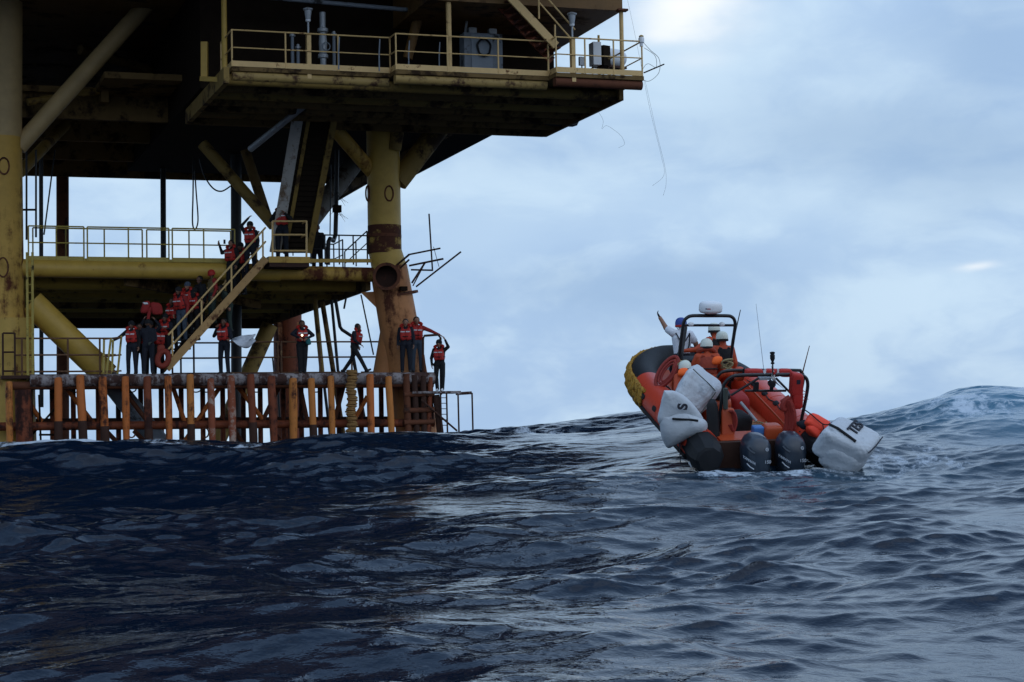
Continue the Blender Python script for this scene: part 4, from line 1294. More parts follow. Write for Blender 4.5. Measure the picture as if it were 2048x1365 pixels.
GP = 'people on the platform'
FLOOR = EYE + HL
def stand_at(px, py, v, **k):
    """person on the landing deck whose head is seen at (px, py)"""
    h = PX(px, py, v)
    J = dict(STAND)
    if k.get('J'): J.update(k['J'])
    k['s'] = (h.z - FLOOR) / J['head'][2]
    return person(head_at=h, group=GP, **k)
VP = VF + .55
UPARM = dict(elR=(.32, .03, 1.55), wrR=(.27, .08, 1.83))
# landing, left to right
stand_at(263, 651, VP, label='person in dark clothes and red life vest leaning an arm on the gate rail', yaw=172, vest='red', hat='beanie', skin='skin_dark', torso='black_cloth', legs='navy',
         J=dict(elR=(.40, .05, 1.24), wrR=(.58, .14, 1.13)))
stand_at(296, 648, VP - .1, label='person seen from behind in a dark coat with grey gloves at the stair foot', yaw=10, vest=None, torso='navy', legs='navy', hat='beanie', skin='skin_dark', hands='olive',
         J=dict(elR=(.24, .02, 1.13), wrR=(.10, -.18, 1.02), elL=(-.30, .1, 1.16), wrL=(-.22, .3, 1.2)))
stand_at(447, 645, VP + .2, label='person in a red life vest with hand to face, beside the flying white cloth', yaw=160, vest='red', hat='hair', skin='skin_dark', torso='navy', legs='navy',
         J=dict(elR=(.30, .10, 1.20), wrR=(.13, .22, 1.45), elL=(-.27, .05, 1.12), wrL=(-.30, .2, 1.08)))
_, gl = stand_at(604, 649, VP + .3, label='person with an open red life vest holding a small bright light', yaw=196, vest='red', hat='hair', skin='skin_dark', torso='navy', legs='black_cloth',
         J=dict(elR=(.34, .06, 1.30), wrR=(.13, .30, 1.16), elL=(-.36, .05, 1.26), wrL=(-.12, .28, 1.14), anR=(.07, 0, .08), anL=(-.07, 0, .08), knR=(.09, .03, .5), knL=(-.09, .03, .5)))
stand_at(716, 655, VP + .2, label='person in a dark jacket striding sideways along the landing', yaw=248, vest='red', hat='hair', skin='skin_dark', torso='navy', arms='navy', legs='black_cloth',
         J=lean(dict(STAND, knR=(.10, .26, .52), anR=(.10, .50, .09), knL=(-.08, -.16, .50), anL=(-.10, -.50, .10), elR=(.24, .10, 1.16), wrR=(.16, .30, 1.05), elL=(-.25, -.12, 1.16), wrL=(-.25, .02, .95)), R(10)))
stand_at(811, 646, VP, label='bearded person in a red life vest and dark trousers, left of a pair', yaw=178, vest='red', hat='hair', torso='navy', legs='navy', feet='boot')
stand_at(833, 642, VP + .25, label='person in grey jeans and red sleeves reaching along the corner hoop rail', yaw=192, vest='red', hat='hair', torso='red_cloth', legs='denim',
         J=dict(elL=(-.44, .06, 1.30), wrL=(-.70, .12, 1.17)))
h17 = PX(878, 688, VF + .3)
person('person in a black beanie and red life vest standing on the corner step', 168, dict(elR=(.29, -.02, 1.14), wrR=(.26, .05, .9), elL=(-.33, .05, 1.5), wrL=(-.24, .12, 1.74), anR=(.09, 0, .08), anL=(-.09, 0, .08)),
       head_at=h17, s=(h17.z - STZ) / 1.62, torso='black_cloth', legs='black_cloth', vest='red', hat='beanie', skin='skin', group=GP, feet='white')
# on the stair
def on_stair(px, py, label, yaw=165, dv=.55, **k):
    return person(label, yaw, k.pop('J', None), head_at=PX(px, py, VS0 + dv), group=GP, **k)
on_stair(330, 636, 'person lowest on the stair with a red life vest, face half hidden', vest='red', torso='navy', hat='beanie', skin='skin_dark', J=dict(elL=(-.28, .1, 1.2), wrL=(-.2, .32, 1.25)), s=.98)
on_stair(357, 583, 'person half way up the stair whose bright red vest has twisted silver tape', vest='red', torso='navy', arms='red_cloth', legs='denim', hat='beanie', skin='skin_dark', yaw=150, dv=.35, J=lean(STAND, R(12)))
on_stair(375, 573, 'person in grey wool hat and red vest on the stair above the twisted vest', vest='red', torso='black_cloth', hat='wool', skin='skin', yaw=150, dv=.7)
on_stair(423, 549, 'person in a red hard hat and khaki jacket on the upper half of the stair', vest=None, torso='khaki', legs='green_cloth', arms='red_cloth', hat='redhelmet', skin='skin_dark', yaw=120, look=(-.4, .9, -.2), dv=.5)
on_stair(462, 488, 'person in black on the stair filming with a phone in the raised right hand', vest='red', torso='black_cloth', hat='hair', skin='skin', yaw=150, dv=.75, J=dict(elR=(.36, .05, 1.34), wrR=(.36, .18, 1.60)))
on_stair(500, 452, 'person at the stair head in a red vest waving a raised right arm', vest='red', torso='navy', legs='navy', hat='beanie', skin='skin_dark', yaw=172, dv=.5, J=dict(elR=(.30, .02, 1.62), wrR=(.05, .06, 1.86)))
on_stair(344, 604, 'person in red vest lower on the stair, just below the twisted vest', vest='red', torso='black_cloth', hat='hair', skin='skin_dark', yaw=160, dv=.8, s=.97)
on_stair(369, 603, 'person in red vest squeezed on the stair right behind the twisted vest', vest='red', torso='navy', hat='hair', skin='skin_dark', yaw=140, dv=.9, s=.98)
on_stair(388, 585, 'person in black beanie and red vest on the stair under the bareheaded person', vest='red', torso='black_cloth', hat='beanie', skin='skin_dark', yaw=155, dv=.6, s=.97)
on_stair(317, 655, 'person at the stair foot in red vest turned towards the stair', vest='red', torso='black_cloth', legs='black_cloth', hat='hair', skin='skin_dark', yaw=215, dv=.45, s=.97)
stand_at(279, 655, VP + .5, label='person in red vest standing behind the one leaning on the gate rail', yaw=200, vest='red', torso='black_cloth', legs='black_cloth', hat='hair', skin='skin_dark')
on_stair(399, 560, 'bareheaded person in black on the middle of the stair, below the red hard hat', vest=None, torso='black_cloth', hat='hair', skin='skin_dark', yaw=140, dv=.8)
on_stair(441, 577, 'person in dark green stooping on the stair behind the handrail', vest=None, torso='green_cloth', legs='green_cloth', hat='hair', skin='skin_dark', yaw=110, dv=.3, s=.92, J=lean(STAND, R(25)))
on_stair(481, 494, 'person in black with a red vest on the stair under the waving person', vest='red', torso='black_cloth', hat='beanie', skin='skin_dark', yaw=155, dv=.85, s=.98)
hb_ = PX(563, 413, VS0 + .6)
person('person at the frame rail of the small raised platform with hands at the mouth', 176, dict(elR=(.31, .10, 1.20), wrR=(.10, .24, 1.47), elL=(-.31, .12, 1.18), wrL=(-.14, .26, 1.38)),
       head_at=hb_, s=(hb_.z - PX(571, 518, VS0).z) / 1.62, torso='black_cloth', legs='navy', vest='red', hat='hair', skin='skin_dark', group=GP)
hb_ = PX(634, 457, VS0 + 2.6)
person('dark haired person standing behind the brace on the mid deck, mostly hidden', 200, None, head_at=hb_, s=1.0, torso='black_cloth', legs='black_cloth', vest=None, hat='hair', skin='skin_dark', group=GP)
# red life jackets held up behind the heads at the stair foot
lj = thing('life_jacket', 'pair of red life jacket halves held up above the heads at the stair foot', 'life jacket', PX(302, 632, VP + .4))
for (x, y, a, b, t) in ((291, 615, .13, .20, .15), (313, 618, .19, .21, -.1)):
    c = PX(x, y, VP + .45)
    MB().soft(c, P.a * a, P.b * .10, Z * b + P.a * t * .3, .65, 18, 12, 0, x, .05).build('float_panel', MT['red_cloth'], lj)
MB().box(PX(291, 607, VP + .32), P.a * .07, P.b * .01, Z * .03 - P.a * .02).build('reflective_strip', MT['reflect'], lj)
MB().tube(PX(296, 640, VP + .42), PX(300, 615, VP + .42), .05, .06, 8).build('strap', MT['red_cloth'], lj)
person('person hidden behind the others at the stair foot, holding up red life jackets', 176, dict(elR=(.34, .05, 1.55), wrR=(.20, .08, 1.80), elL=(-.34, .05, 1.55), wrL=(-.18, .08, 1.78)),
       base=PX(302, 748, VP + .5).lerp(PX(302, 748, VP + .5), 1) * 1.0 - Z * (PX(302, 748, VP + .5).z - FLOOR), torso='navy', legs='black_cloth', hat='beanie', skin='skin_dark', group=GP, s=.98)
# life ring at the stair foot
MT['ring_red'] = mat('faded_orange_red', (.22, .028, .013), .7, var=.25, scale=6)
lr = thing('life_ring', 'orange red life ring in a bag hanging at the foot of the stair', 'life ring', PX(328, 735, VS0 - .1))
c = PX(326, 718, VS0 - .15)
MB().path([c + (P.a * .9 + Z * .25) * math.cos(t) * .19 + Z * math.sin(t) * .23 for t in [2 * math.pi * k / 22 for k in range(22)]], .095, 10, closed=True).build('ring', MT['ring_red'], lr)
MB().soft(PX(322, 700, VS0 - .1), P.a * .13, P.b * .07, Z * .17, .6, 14, 8).build('bag_flap', MT['ring_red'], lr)
# flying white cloth, phone, light, teal bag
wcl = MB()
rows = []
rn = random.Random(3)
for i in range(15):
    f = i / 14
    row = []
    for k in range(7):
        g_ = k / 6 - .5
        x = 467 + 42 * f
        y = 678 + 6 * math.sin(3 * f) + g_ * (4 + 22 * math.sin(math.pi * min(1, f * 1.1) * .8)) - 6 * max(0, f - .6)
        row.append(PX(x + 3 * math.sin(9 * g_ + 5 * f), y, VP - .2 + .10 * math.sin(7 * f + 6 * g_)))
    rows.append(row)
vs_ = [q for r_ in rows for q in r_]
wcl.add(vs_, [(i * 7 + k, i * 7 + k + 1, (i + 1) * 7 + k + 1, (i + 1) * 7 + k) for i in range(14) for k in range(6)])
o = wcl.build('white_cloth', MT['shirt'], None, 80)
sd_ = o.modifiers.new('thick', 'SOLIDIFY'); sd_.thickness = .006
tag(o, 'white cloth flying from the hand of a person on the landing', 'cloth')
c = PX(604, 671, VP - .05)
tl = thing('hand_lamp', 'small lit torch held by the person with the open red vest', 'torch', c)
MB().tube(c + P.b * .12, c, .025, .03, 10).build('barrel', MT['black'], tl)
em = bpy.data.materials.new('lit_lens'); em.use_nodes = True
em.node_tree.nodes['Principled BSDF'].inputs['Emission Color'].default_value = (1, .82, .5, 1)
em.node_tree.nodes['Principled BSDF'].inputs['Emission Strength'].default_value = 4
MB().ell(c - P.b * .01, .035, .02, .035, 10, 6).build('lens', em, tl)
o = MB().soft(PX(616, 682, VP + .1), P.a * .09, P.b * .06, Z * .14 - P.a * .03, .7, 14, 10, 0, 5, .06).build('cloth_bag', MT['teal'])
tag(o, 'teal cloth bag hanging from the hand of the person with the light', 'bag')
o = MB().box(PX(449, 484, VS0 + .6), P.a * .035, P.b * .006, Z * .07).build('phone', MT['black'])
tag(o, 'dark phone held up by the person filming on the stair', 'phone')
# ------------------------------------------------------------------ rescue boat
PSI, BET = R(10.5), R(17)
bf = V((-math.sin(PSI) * math.cos(BET), math.cos(PSI) * math.cos(BET), math.sin(BET)))
br = V((math.cos(PSI), math.sin(PSI), 0))
br = (br + Z * .02).normalized()
bu = br.cross(bf).normalized()
WF = Frame((0, 0, 0), (1, 0, 0), (0, 1, 0), Z)
BO = WF.px(1522, 897, 34.3)
B = Frame(BO, br, bf, bu)
boat = thing('rescue_boat', 'orange rigid inflatable rescue boat climbing the swell, seen from astern with two outboards', 'boat', BO)
def bp(name, mb, m, parent=None, smooth=40):
    return mb.build(name, m, boat if parent is None else parent, smooth)
W_ = B.w
TR = .325
def tube_pts(q, lst):
    return [W_(q * x, y, z) for x, y, z in lst]
def dense(pts, n=6):
    out = []
    for i in range(len(pts) - 1):
        p0, p1, p2, p3 = pts[max(i - 1, 0)], pts[i], pts[i + 1], pts[min(i + 2, len(pts) - 1)]
        for k in range(n):
            t = k / n
            out.append(.5 * ((2 * p1) + (p2 - p0) * t + (2 * p0 - 5 * p1 + 4 * p2 - p3) * t * t + (3 * p1 - p0 - 3 * p2 + p3) * t ** 3))
    return out + [pts[-1]]
SIDE = [(1.06, .15, 0), (1.06, 1.2, 0), (1.06, 2.4, 0), (1.05, 3.4, .01), (1.02, 4.2, .03)]
BOW = [(1.02, 4.2, .02), (.96, 4.8, .02), (.80, 5.4, .02), (.52, 5.95, .03), (.22, 6.22, .04), (0, 6.26, .04)]
for q in (-1, 1):
    tb = bp('tube', MB().path(dense(tube_pts(q, SIDE)), TR, 30), MT['orange_rubber'])
    bp('bow_tube', MB().path(dense(tube_pts(q, BOW)), TR * .985, 30), MT['black'])
    # black tapered stern cone with a faceted end
    cone = bp('stern_cone', MB().path([W_(q * 1.06, .30, 0), W_(q * 1.10, -.30, -.01), W_(q * 1.12, -.50, -.02), W_(q * 1.12, -.53, -.02)], [TR * 1.02, TR * .96, TR * .74, TR * .60], 10), MT['black'], None, 25)
    # seams, lifeline patches and rope
    for y in (.9, 2.3, 3.6):
        bp('tube_band', MB().lathe([(TR + .001, -.03), (TR + .006, -.028), (TR + .006, .028), (TR + .001, .03)], W_(q * 1.06, y, 0), ax=(br, bu, bf), n=30, caps=False), MT['orange_rubber'], tb)
    ang = R(58)
    rope_pts = []
    for i, y in enumerate((.5, 1.2, 1.9, 2.6, 3.3, 4.0)):
        c = W_(q * (1.06 - TR * math.cos(ang)), y, TR * math.sin(ang))
        nrm = (-br * q * math.cos(ang) + bu * math.sin(ang))
        tang = nrm.cross(bf).normalized()
        bp('grab_patch', MB().soft(c + nrm * .008, bf * .10, tang * .055, nrm * .022, .6, 14, 6), MT['black'], tb)
        rope_pts += [c + nrm * .02]
        if i < 5:
            rope_pts += [W_(q * (1.06 - (TR + .012) * math.cos(ang - .10)), y + .35, (TR + .012) * math.sin(ang - .10))]
    bp('lifeline', MB().path(dense(rope_pts), .012, 6), MT['black'], tb)
    for i, y in enumerate((.6, 1.5, 2.4, 3.3)):
        nrm = br * q * math.cos(R(20)) + bu * math.sin(R(20))
        c = W_(q * 1.06, y, 0) + nrm * (TR + .006)
        bp('grab_patch', MB().soft(c, bf * .12, nrm.cross(bf) * .05, nrm * .022, .6, 14, 6), MT['black'], tb)
    bp('rubbing_strake', MB().path([W_(q * x, y, z) + br * q * (TR - .02) - bu * .14 for x, y, z in SIDE], .045, 8), MT['black'], tb)
# yellow rope fender net over the left bow
net = thing('bow_fender', 'thick yellow rope fender netting wrapped round the left bow of the boat', 'fender', W_(-1, 4.8, 0))
bowc = dense(tube_pts(-1, [(1.06, 3.3, .01)] + BOW), 8)
def net_strand(n, ph, hand, m):
    pts = []
    for i, c in enumerate(bowc):
        d = (bowc[min(i + 1, len(bowc) - 1)] - bowc[max(i - 1, 0)]).normalized()
        up = (bu - d * bu.dot(d)).normalized()
        out = d.cross(up).normalized()
        if out.dot(W_(0, 3, 0) - c) > 0: out = -out
        a = R(-6) + R(44) * math.sin(i * .62 * hand + ph)
        pts.append(c + (out * math.cos(a) + up * math.sin(a)) * (TR + .022))
    MB().path(pts, [.030 + .008 * math.sin(k * 1.7 + ph) for k in range(len(pts))], 7).build('rope_strand', m, net)
for n in range(5):
    net_strand(n, n * 1.26, 1, MT['yellow_net'])
    net_strand(n, n * 1.26 + .4, -1, MT['yellow_net'])
for i in range(4, len(bowc) - 2, 3):
    c = bowc[i]
    d = (bowc[i + 1] - bowc[i - 1]).normalized()
    up = (bu - d * bu.dot(d)).normalized()
    out = d.cross(up).normalized()
    if out.dot(W_(0, 3, 0) - c) > 0: out = -out
    pts = [c + (out * math.cos(R(t)) + up * math.sin(R(t))) * (TR + .025 + .014 * math.sin(t * .13 + i)) for t in range(-52, 42, 6)]
    MB().path(pts, [.030 + .018 * abs(math.sin(k * 1.1 + i)) for k in range(len(pts))], 8).build('rope_strand', MT['yellow_net'], net)
# hull, deck, transom
hull_sec = []
for y, hw_, dk, keel in ((0, .95, -.18, -.62), (2, .97, -.18, -.66), (4, .90, -.14, -.62), (5.1, .66, -.10, -.46), (5.8, .32, -.02, -.24), (6.1, .06, .02, -.08)):
    hull_sec.append([W_(-hw_, y, dk), W_(-hw_ * .86, y, dk - .16), W_(0, y, keel), W_(hw_ * .86, y, dk - .16), W_(hw_, y, dk)])
hull = bp('hull', MB().rings(hull_sec), MT['hull_grey'])
bp('deck_floor', MB().prism([W_(-.85, .05, -.17), W_(.85, .05, -.17), W_(.82, 4.2, -.13), W_(.5, 5.6, -.02), W_(-.5, 5.6, -.02), W_(-.82, 4.2, -.13)], bu * .03), MT['orange_hull'])
bp('transom', MB().box(W_(0, .03, -.20), br * .80, bf * .05, bu * .34), MT['rust_dark'])
bp('engine_well', MB().box(W_(.02, .38, -.02), br * .74, bf * .26, bu * .16), MT['orange_hull'])
bp('stern_locker', MB().soft(W_(.28, .28, .20), br * .17, bf * .16, bu * .16, .35, 20, 12), MT['orange_hull'])
bp('inner_liner', MB().prism([W_(.74, .2, -.1), W_(.80, 3.8, -.1), W_(.80, 3.8, .25), W_(.74, .2, .12)], br * .04), MT['orange_hull'])
bp('inner_liner', MB().prism([W_(-.78, .2, -.1), W_(-.84, 3.8, -.1), W_(-.84, 3.8, .25), W_(-.78, .2, .12)], br * .04), MT['orange_hull'])
bp('floor_panel', MB().prism([W_(-.2, .75, -.125), W_(.72, .75, -.125), W_(.72, 3.2, -.11), W_(-.2, 3.2, -.11)], bu * .02), mat('scuffed_orange_deck', (.50, .10, .028), .5, col2=(.25, .07, .03), amt2=.4, scale2=2))
bp('seat_pod', MB().soft(W_(-.20, 2.45, .12), br * .26, bf * .55, bu * .30, .4, 22, 12), MT['orange_hull'])
bp('seat_cushion', MB().soft(W_(-.20, 2.4, .42), br * .24, bf * .5, bu * .08, .5, 20, 10), MT['black'])
cons = bp('console', MB().soft(W_(-.10, 4.05, .22), br * .44, bf * .30, bu * .42, .35, 24, 14), MT['orange_hull'])
bp('console_top', MB().soft(W_(-.10, 3.95, .64), br * .38, bf * .2, bu * .05, .4, 20, 8), MT['black'], cons)
# outboards
def outboard(x):
    ob = None
    c0 = W_(x, -.42, .0)
    prof = [(-.50, .13, .20), (-.42, .17, .25), (-.30, .215, .31), (-.12, .245, .345), (.06, .256, .35), (.20, .242, .33), (.29, .195, .285), (.345, .13, .20), (.365, .05, .09)]
    rings = []
    for z, a, b in prof:
        c = c0 + bu * (z + .02) + bf * (.03 + z * .06)
        rings.append([c + br * math.copysign(abs(math.cos(t)) ** .72, math.cos(t)) * a + bf * math.copysign(abs(math.sin(t)) ** .8, math.sin(t)) * b for t in [2 * math.pi * k / 32 for k in range(32)]])
    ob = bp('outboard_motor', MB().rings(rings), MT['cowl'], None, 60)
    bp('mid_section', MB().soft(W_(x, -.40, -.78), br * .10, bf * .20, bu * .34, .5, 16, 10), MT['black_gloss'], ob)
    bp('clamp_bracket', MB().box(W_(x, -.08, -.25), br * .12, bf * .10, bu * .2), MT['black_gloss'], ob)
    bp('cowl_seam', MB().path([c0 + bu * -.22 + bf * .02 + br * math.copysign(abs(math.cos(t)) ** .72, math.cos(t)) * .236 + bf * math.copysign(abs(math.sin(t)) ** .8, math.sin(t)) * .338 for t in [2 * math.pi * k / 32 for k in range(32)]], .008, 5, closed=True), MT['black'], ob)
    # decals on the rear face: round emblem, power figure, two side slashes, maker lettering
    back = c0 - bf * .335
    text_part('power_figure', '150', .082, back + br * .115 + bu * -.02 - bf * .004, br, bu, MT['silver'], ob, .001)
    e = back + br * .105 + bu * .20 + bf * .035
    nn = (-bf + bu * .25 + br * .15).normalized()
    e1 = nn.cross(bu).normalized(); e2 = nn.cross(e1)
    bp('round_emblem', MB().path([e + (e1 * math.cos(t) + e2 * math.sin(t)) * .026 for t in [2 * math.pi * k / 18 for k in range(18)]], .006, 5, closed=True), MT['silver'], ob)
    for k in range(3):
        a = e + (e1 * math.cos(2.094 * k + .5) + e2 * math.sin(2.094 * k + .5)) * .022
        bp('emblem_fork', MB().tube(e, a, .004, None, 5), MT['silver'], ob)
    lf = (-br * .72 - bf * .70).normalized()
    lx = lf.cross(bu).normalized() * -1
    p0 = c0 - br * .198 - bf * .268
    text_part('maker_lettering', 'YAMAHA', .066, p0 + bu * .005 + lf * .012, (lx - bu * .35) * (1 if lx.dot(br) > 0 else -1), bu, MT['silver'], ob, .001)
    for k, z in ((0, -.10), (1, .19)):
        a = c0 - br * .225 - bf * .215 + bu * (z + .03)
        b = c0 - br * .125 - bf * .318 + bu * (z - .05)
        bp('side_slash', MB().path([a, a.lerp(b, .5) + lf * .022, b], .010 if k == 0 else .022, 6), MT['silver'] if k == 0 else MT['cowl'], ob)
    bp('drain_port', MB().lathe([(.012, 0), (.028, .004), (.028, .008), (.012, .01)], c0 + bu * -.30 - bf * .30 + br * .09, ax=(br, bu, -bf), n=14), MT['silver'], ob)
    return ob
outboard(-.23)
outboard(.42)
# frames: front radar arch, rear arch, second hoop
def bpath(pts, y):
    out = []
    for p in pts:
        out.append(B.px(p[0], p[1], p[2] if len(p) > 2 else y))
    return out
def bentpath(pts, y, r, n=10):
    return MB().path(dense(bpath(pts, y), 5), r, n)
ra = bp('rear_arch', bentpath([(1432, 890), (1440, 830), (1446, 780), (1451, 765), (1464, 754), (1485, 751), (1540, 750), (1590, 750), (1608, 753), (1615, 764), (1614, 785), (1605, 830), (1597, 868)], .62, .032), MT['black_gloss'])
bp('cross_tube', MB().tube(B.px(1490, 782, .62), B.px(1572, 782, .62), .022, None, 8), MT['black_gloss'], ra)
bp('stay', MB().tube(B.px(1462, 791, .62), B.px(1517, 757, .62), .022, None, 8), MT['black_gloss'], ra)
bp('stay', MB().tube(B.px(1552, 757, .62), B.px(1600, 806, .62), .022, None, 8), MT['black_gloss'], ra)
bp('mount_plate', MB().box(B.px(1529, 757, .62), br * .11, bf * .06, bu * .02), MT['galv'], ra)
bp('lamp_bracket', MB().box(B.px(1512, 774, .60), br * .045, bf * .03, bu * .085), MT['black'], ra)
lm = bp('work_lamp', MB().lathe([(.02, -.08), (.055, -.07), (.065, .05), (.065, .06), (.055, .062)], B.px(1543, 768, .55), ax=(br, bu, -bf), n=16), MT['black'], ra)
bp('lamp_stem', MB().box(B.px(1543, 777, .58), br * .028, bf * .025, bu * .05), MT['black'], ra)
for y in (787, 799):
    bp('clip', MB().path([B.px(1606, y - 5, .6), B.px(1617, y, .6), B.px(1605, y + 2, .6)], .008, 5), MT['red'], ra)
bp('hoop', bentpath([(1434, 756), (1442, 746), (1458, 742), (1485, 741), (1590, 741), (1602, 744), (1607, 755), (1604, 775)], 1.35, .03), MT['black_gloss'])
fa = bp('radar_arch', bentpath([(1351, 775), (1358, 715), (1365, 660), (1368, 644), (1374, 636), (1385, 632), (1415, 632), (1452, 632), (1463, 634), (1469, 641), (1470, 655), (1465, 690), (1459, 738)], 3.55, .034), MT['black_gloss'])
bp('cross_tube', MB().tube(B.px(1367, 651, 3.55), B.px(1469, 651, 3.55), .026, None, 8), MT['black_gloss'], fa)
bp('leg_brace', MB().tube(B.px(1463, 700, 3.55), B.px(1468, 665, 3.9), .028, None, 8), MT['black_gloss'], fa)
bp('leg_brace', MB().tube(B.px(1362, 720, 3.55), B.px(1372, 655, 3.95), .03, None, 8), MT['black_gloss'], fa)
for x in (1382, 1444):
    bp('deck_light', MB().ell(B.px(x, 649, 3.5), .06, .05, .045, 12, 8), MT['white'], fa)
rc = B.px(1421, 631, 3.55)
rup = (bu * .6 + Z * .4).normalized()
rfx = br - rup * br.dot(rup); rfx.normalize()
rax = (rfx, rup.cross(rfx).normalized(), rup)
rd = bp('radar_dome', MB().lathe([(.13, 0), (.20, .02), (.228, .05), (.232, .07), (.228, .15), (.215, .20), (.19, .222), (.10, .236), (.01, .238)], rc + rup * .035, ax=rax, n=36), MT['white'], fa)
bp('dome_foot', MB().lathe([(.10, -.01), (.12, .035)], rc + rup * .01, ax=rax, n=20), MT['black'], fa)
for k, mm in ((0, 'navy_print'), (1, 'red'), (2, 'red')):
    t = R(-128 + k * 9)
    bp('printed_mark', MB().box(rc + rup * (.145) + (rax[0] * math.cos(t) + rax[1] * math.sin(t)) * .229, (-rax[0] * math.sin(t) + rax[1] * math.cos(t)) * .015, (rax[0] * math.cos(t) + rax[1] * math.sin(t)) * .002, rup * .011), MT[mm], fa)
def whip(a, b, y, r_, m, y2=None):
    bp('whip_antenna', MB().tube(B.px(a[0], a[1], y), B.px(b[0], b[1], y2 or y), r_, r_ * .5, 8), MT[m])
whip((1463, 700), (1481, 620), 3.6, .016, 'black')
whip((1529, 752), (1512, 608), .62, .006, 'silver')
whip((1604, 750), (1619, 692), .9, .013, 'rust')
bp('antenna_base', MB().tube(B.px(1530, 754, .62), B.px(1528, 742, .62), .018, None, 8), MT['white'])
ml = bp('mast_light', MB().lathe([(.012, -.36), (.014, -.10), (.035, -.095), (.035, -.07), (.02, -.06), (.035, -.02), (.045, 0), (.045, .07), (.03, .085), (.045, .09), (.048, .12), (.02, .13)], B.px(1545, 718, .62), n=14), MT['black'])
# torn white flag on the mast
fl = MB()
rows = []
for i in range(9):
    f = i / 8
    for k in range(5):
        g_ = k / 4
        x0_ = 1542 + f * 24 * (.5 + .5 * g_)
        y0_ = 731 + f * 34 + g_ * (26 - 8 * f) * (1 - .2 * f)
        rows.append(B.px(x0_ + 2 * math.sin(5 * f + 3 * g_), y0_, .55 + .05 * math.sin(6 * f + 4 * g_)))
fl.add(rows, [(i * 5 + k, i * 5 + k + 1, (i + 1) * 5 + k + 1, (i + 1) * 5 + k) for i in range(8) for k in range(4)])
fo = bp('flag', fl, MT['flag'], None, 80)
md_ = fo.modifiers.new('thick', 'SOLIDIFY'); md_.thickness = .004
bp('flag_mark', MB().soft(B.px(1549, 747, .49), br * .022, bf * .02, bu * .03, .8, 10, 6), MT['red'], fo)

# things carried on the boat -----------------------------------------
def btag(name, mb, m, label, cat, group=None, smooth=40):
    return tag(mb.build(name, m, None, smooth), label, cat, group)
# stretcher / scoop ring at the left bow
sc_c = B.px(1334, 744, 3.3)
sx, sy = (br * .55 + bu * .75 + bf * .1).normalized(), (br * .6 - bu * .45 - bf * .9).normalized()
st_ = thing('rescue_basket', 'oval red rescue basket rim leaning inside the left tube', 'rescue basket', sc_c)
for k, (a, b) in enumerate(((.34, .16), (.26, .11), (.20, .075))):
    MB().path([sc_c + sx * math.cos(t) * a + sy * math.sin(t) * b - bf * .03 * k for t in [2 * math.pi * q / 28 for q in range(28)]], .038 - .01 * k, 8, closed=True).build('rim', MT['red_dark'], st_)
# white bags
bag1 = thing('white_bag', 'big blank white tarpaulin bag tilted on a corner, on top of the left tube', 'bag', B.px(1393, 790, 1.6), 'white tarpaulin bags on the boat')
c1 = B.px(1394, 781, 1.7)
def img(dx, dy, dep, y=36.0):
    """world half axis that spans dx, dy photo pixels and dep metres of depth at range y"""
    return CR * (dx / FPX * y) - CU * (dy / FPX * y) + f0 * dep
B1 = (img(21, -27, .10), img(25, 23, .05), img(13, -6, .42))
MB().soft(c1, B1[0] * 1.08, B1[1] * 1.08, B1[2], .42, 90, 60, 0, 3, .055).build('sack', MT['bag'], bag1, 50)
MB().path([c1 + B1[0] * 1.06 * a + B1[1] * 1.06 * b - B1[2] * .93 for a, b in ((1.0, -.8), (.99, -.2), (1.0, .4), (.96, .92))], .010, 5).build('seam', MT['olive'], bag1)
MB().path([c1 + B1[0] * 1.06 * a + B1[1] * 1.06 * b - B1[2] * .93 for a, b in ((.92, .98), (.3, 1.0), (-.4, 1.0), (-.9, .96))], .010, 5).build('seam', MT['olive'], bag1)
bag2 = thing('white_bag', 'white tarpaulin bag marked S with a black zip, hanging off the left tube', 'bag', B.px(1360, 850, .9), 'white tarpaulin bags on the boat')
c2 = B.px(1359, 812, 1.15)
def pillow(outline, ctr_px, depth, th, seed, p=2.6, wr=.02, frame=B, kf=9):
    """stuffed cloth shape: bulged on both sides of a pixel outline lying at one depth"""
    o_ = dense([frame.px(x, y, depth) for x, y in outline] + [frame.px(outline[0][0], outline[0][1], depth)], 7)[:-1]
    c_ = frame.px(ctr_px[0], ctr_px[1], depth)
    vw = (CO - c_).normalized()
    rn_ = random.Random(seed)
    ks = [(V((rn_.uniform(-kf, kf), rn_.uniform(-kf, kf), rn_.uniform(-kf, kf))), rn_.uniform(0, 6)) for _ in range(9)]
    rg = []
    lv = [.04, .2, .36, .52, .66, .78, .88, .95, .99]
    for sgn, sq in ((1, lv), (-1, lv[::-1])):
        for s_ in sq:
            h = th * (1 - s_ ** p) ** (1 / p) * sgn
            ring_ = []
            for q in o_:
                m_ = c_ + (q - c_) * s_
                wv_ = sum(math.sin(k.dot(m_ - c_) + f) for k, f in ks) / 3
                ring_.append(m_ + vw * (h + wr * wv_ * (1 if sgn > 0 else .3) * (1 - s_ ** 6)))
            rg.append(ring_)
    return MB().rings(rg)
low_o = [(1317, 826), (1345, 822), (1380, 826), (1412, 842), (1413, 862), (1396, 872), (1370, 882), (1348, 893), (1336, 897), (1328, 887), (1321, 866)]
pillow(low_o, (1362, 856), .37, .30, 21, 3.2, .045).build('lower_half', MT['bag'], bag2, 60)
up_o = [(1328, 781), (1352, 783), (1378, 800), (1404, 832), (1404, 848), (1370, 850), (1318, 848), (1321, 808)]
pillow(up_o, (1358, 820), .40, .27, 8, 4.0, .03).build('upper_half', MT['bag'], bag2, 60)
c3 = B.px(1365, 859, .42)
MB().path(dense([B.px(x, y, .08) for x, y in ((1345, 838), (1362, 839), (1382, 840), (1396, 842))]), .022, 6).build('zip_band', MT['black'], bag2)
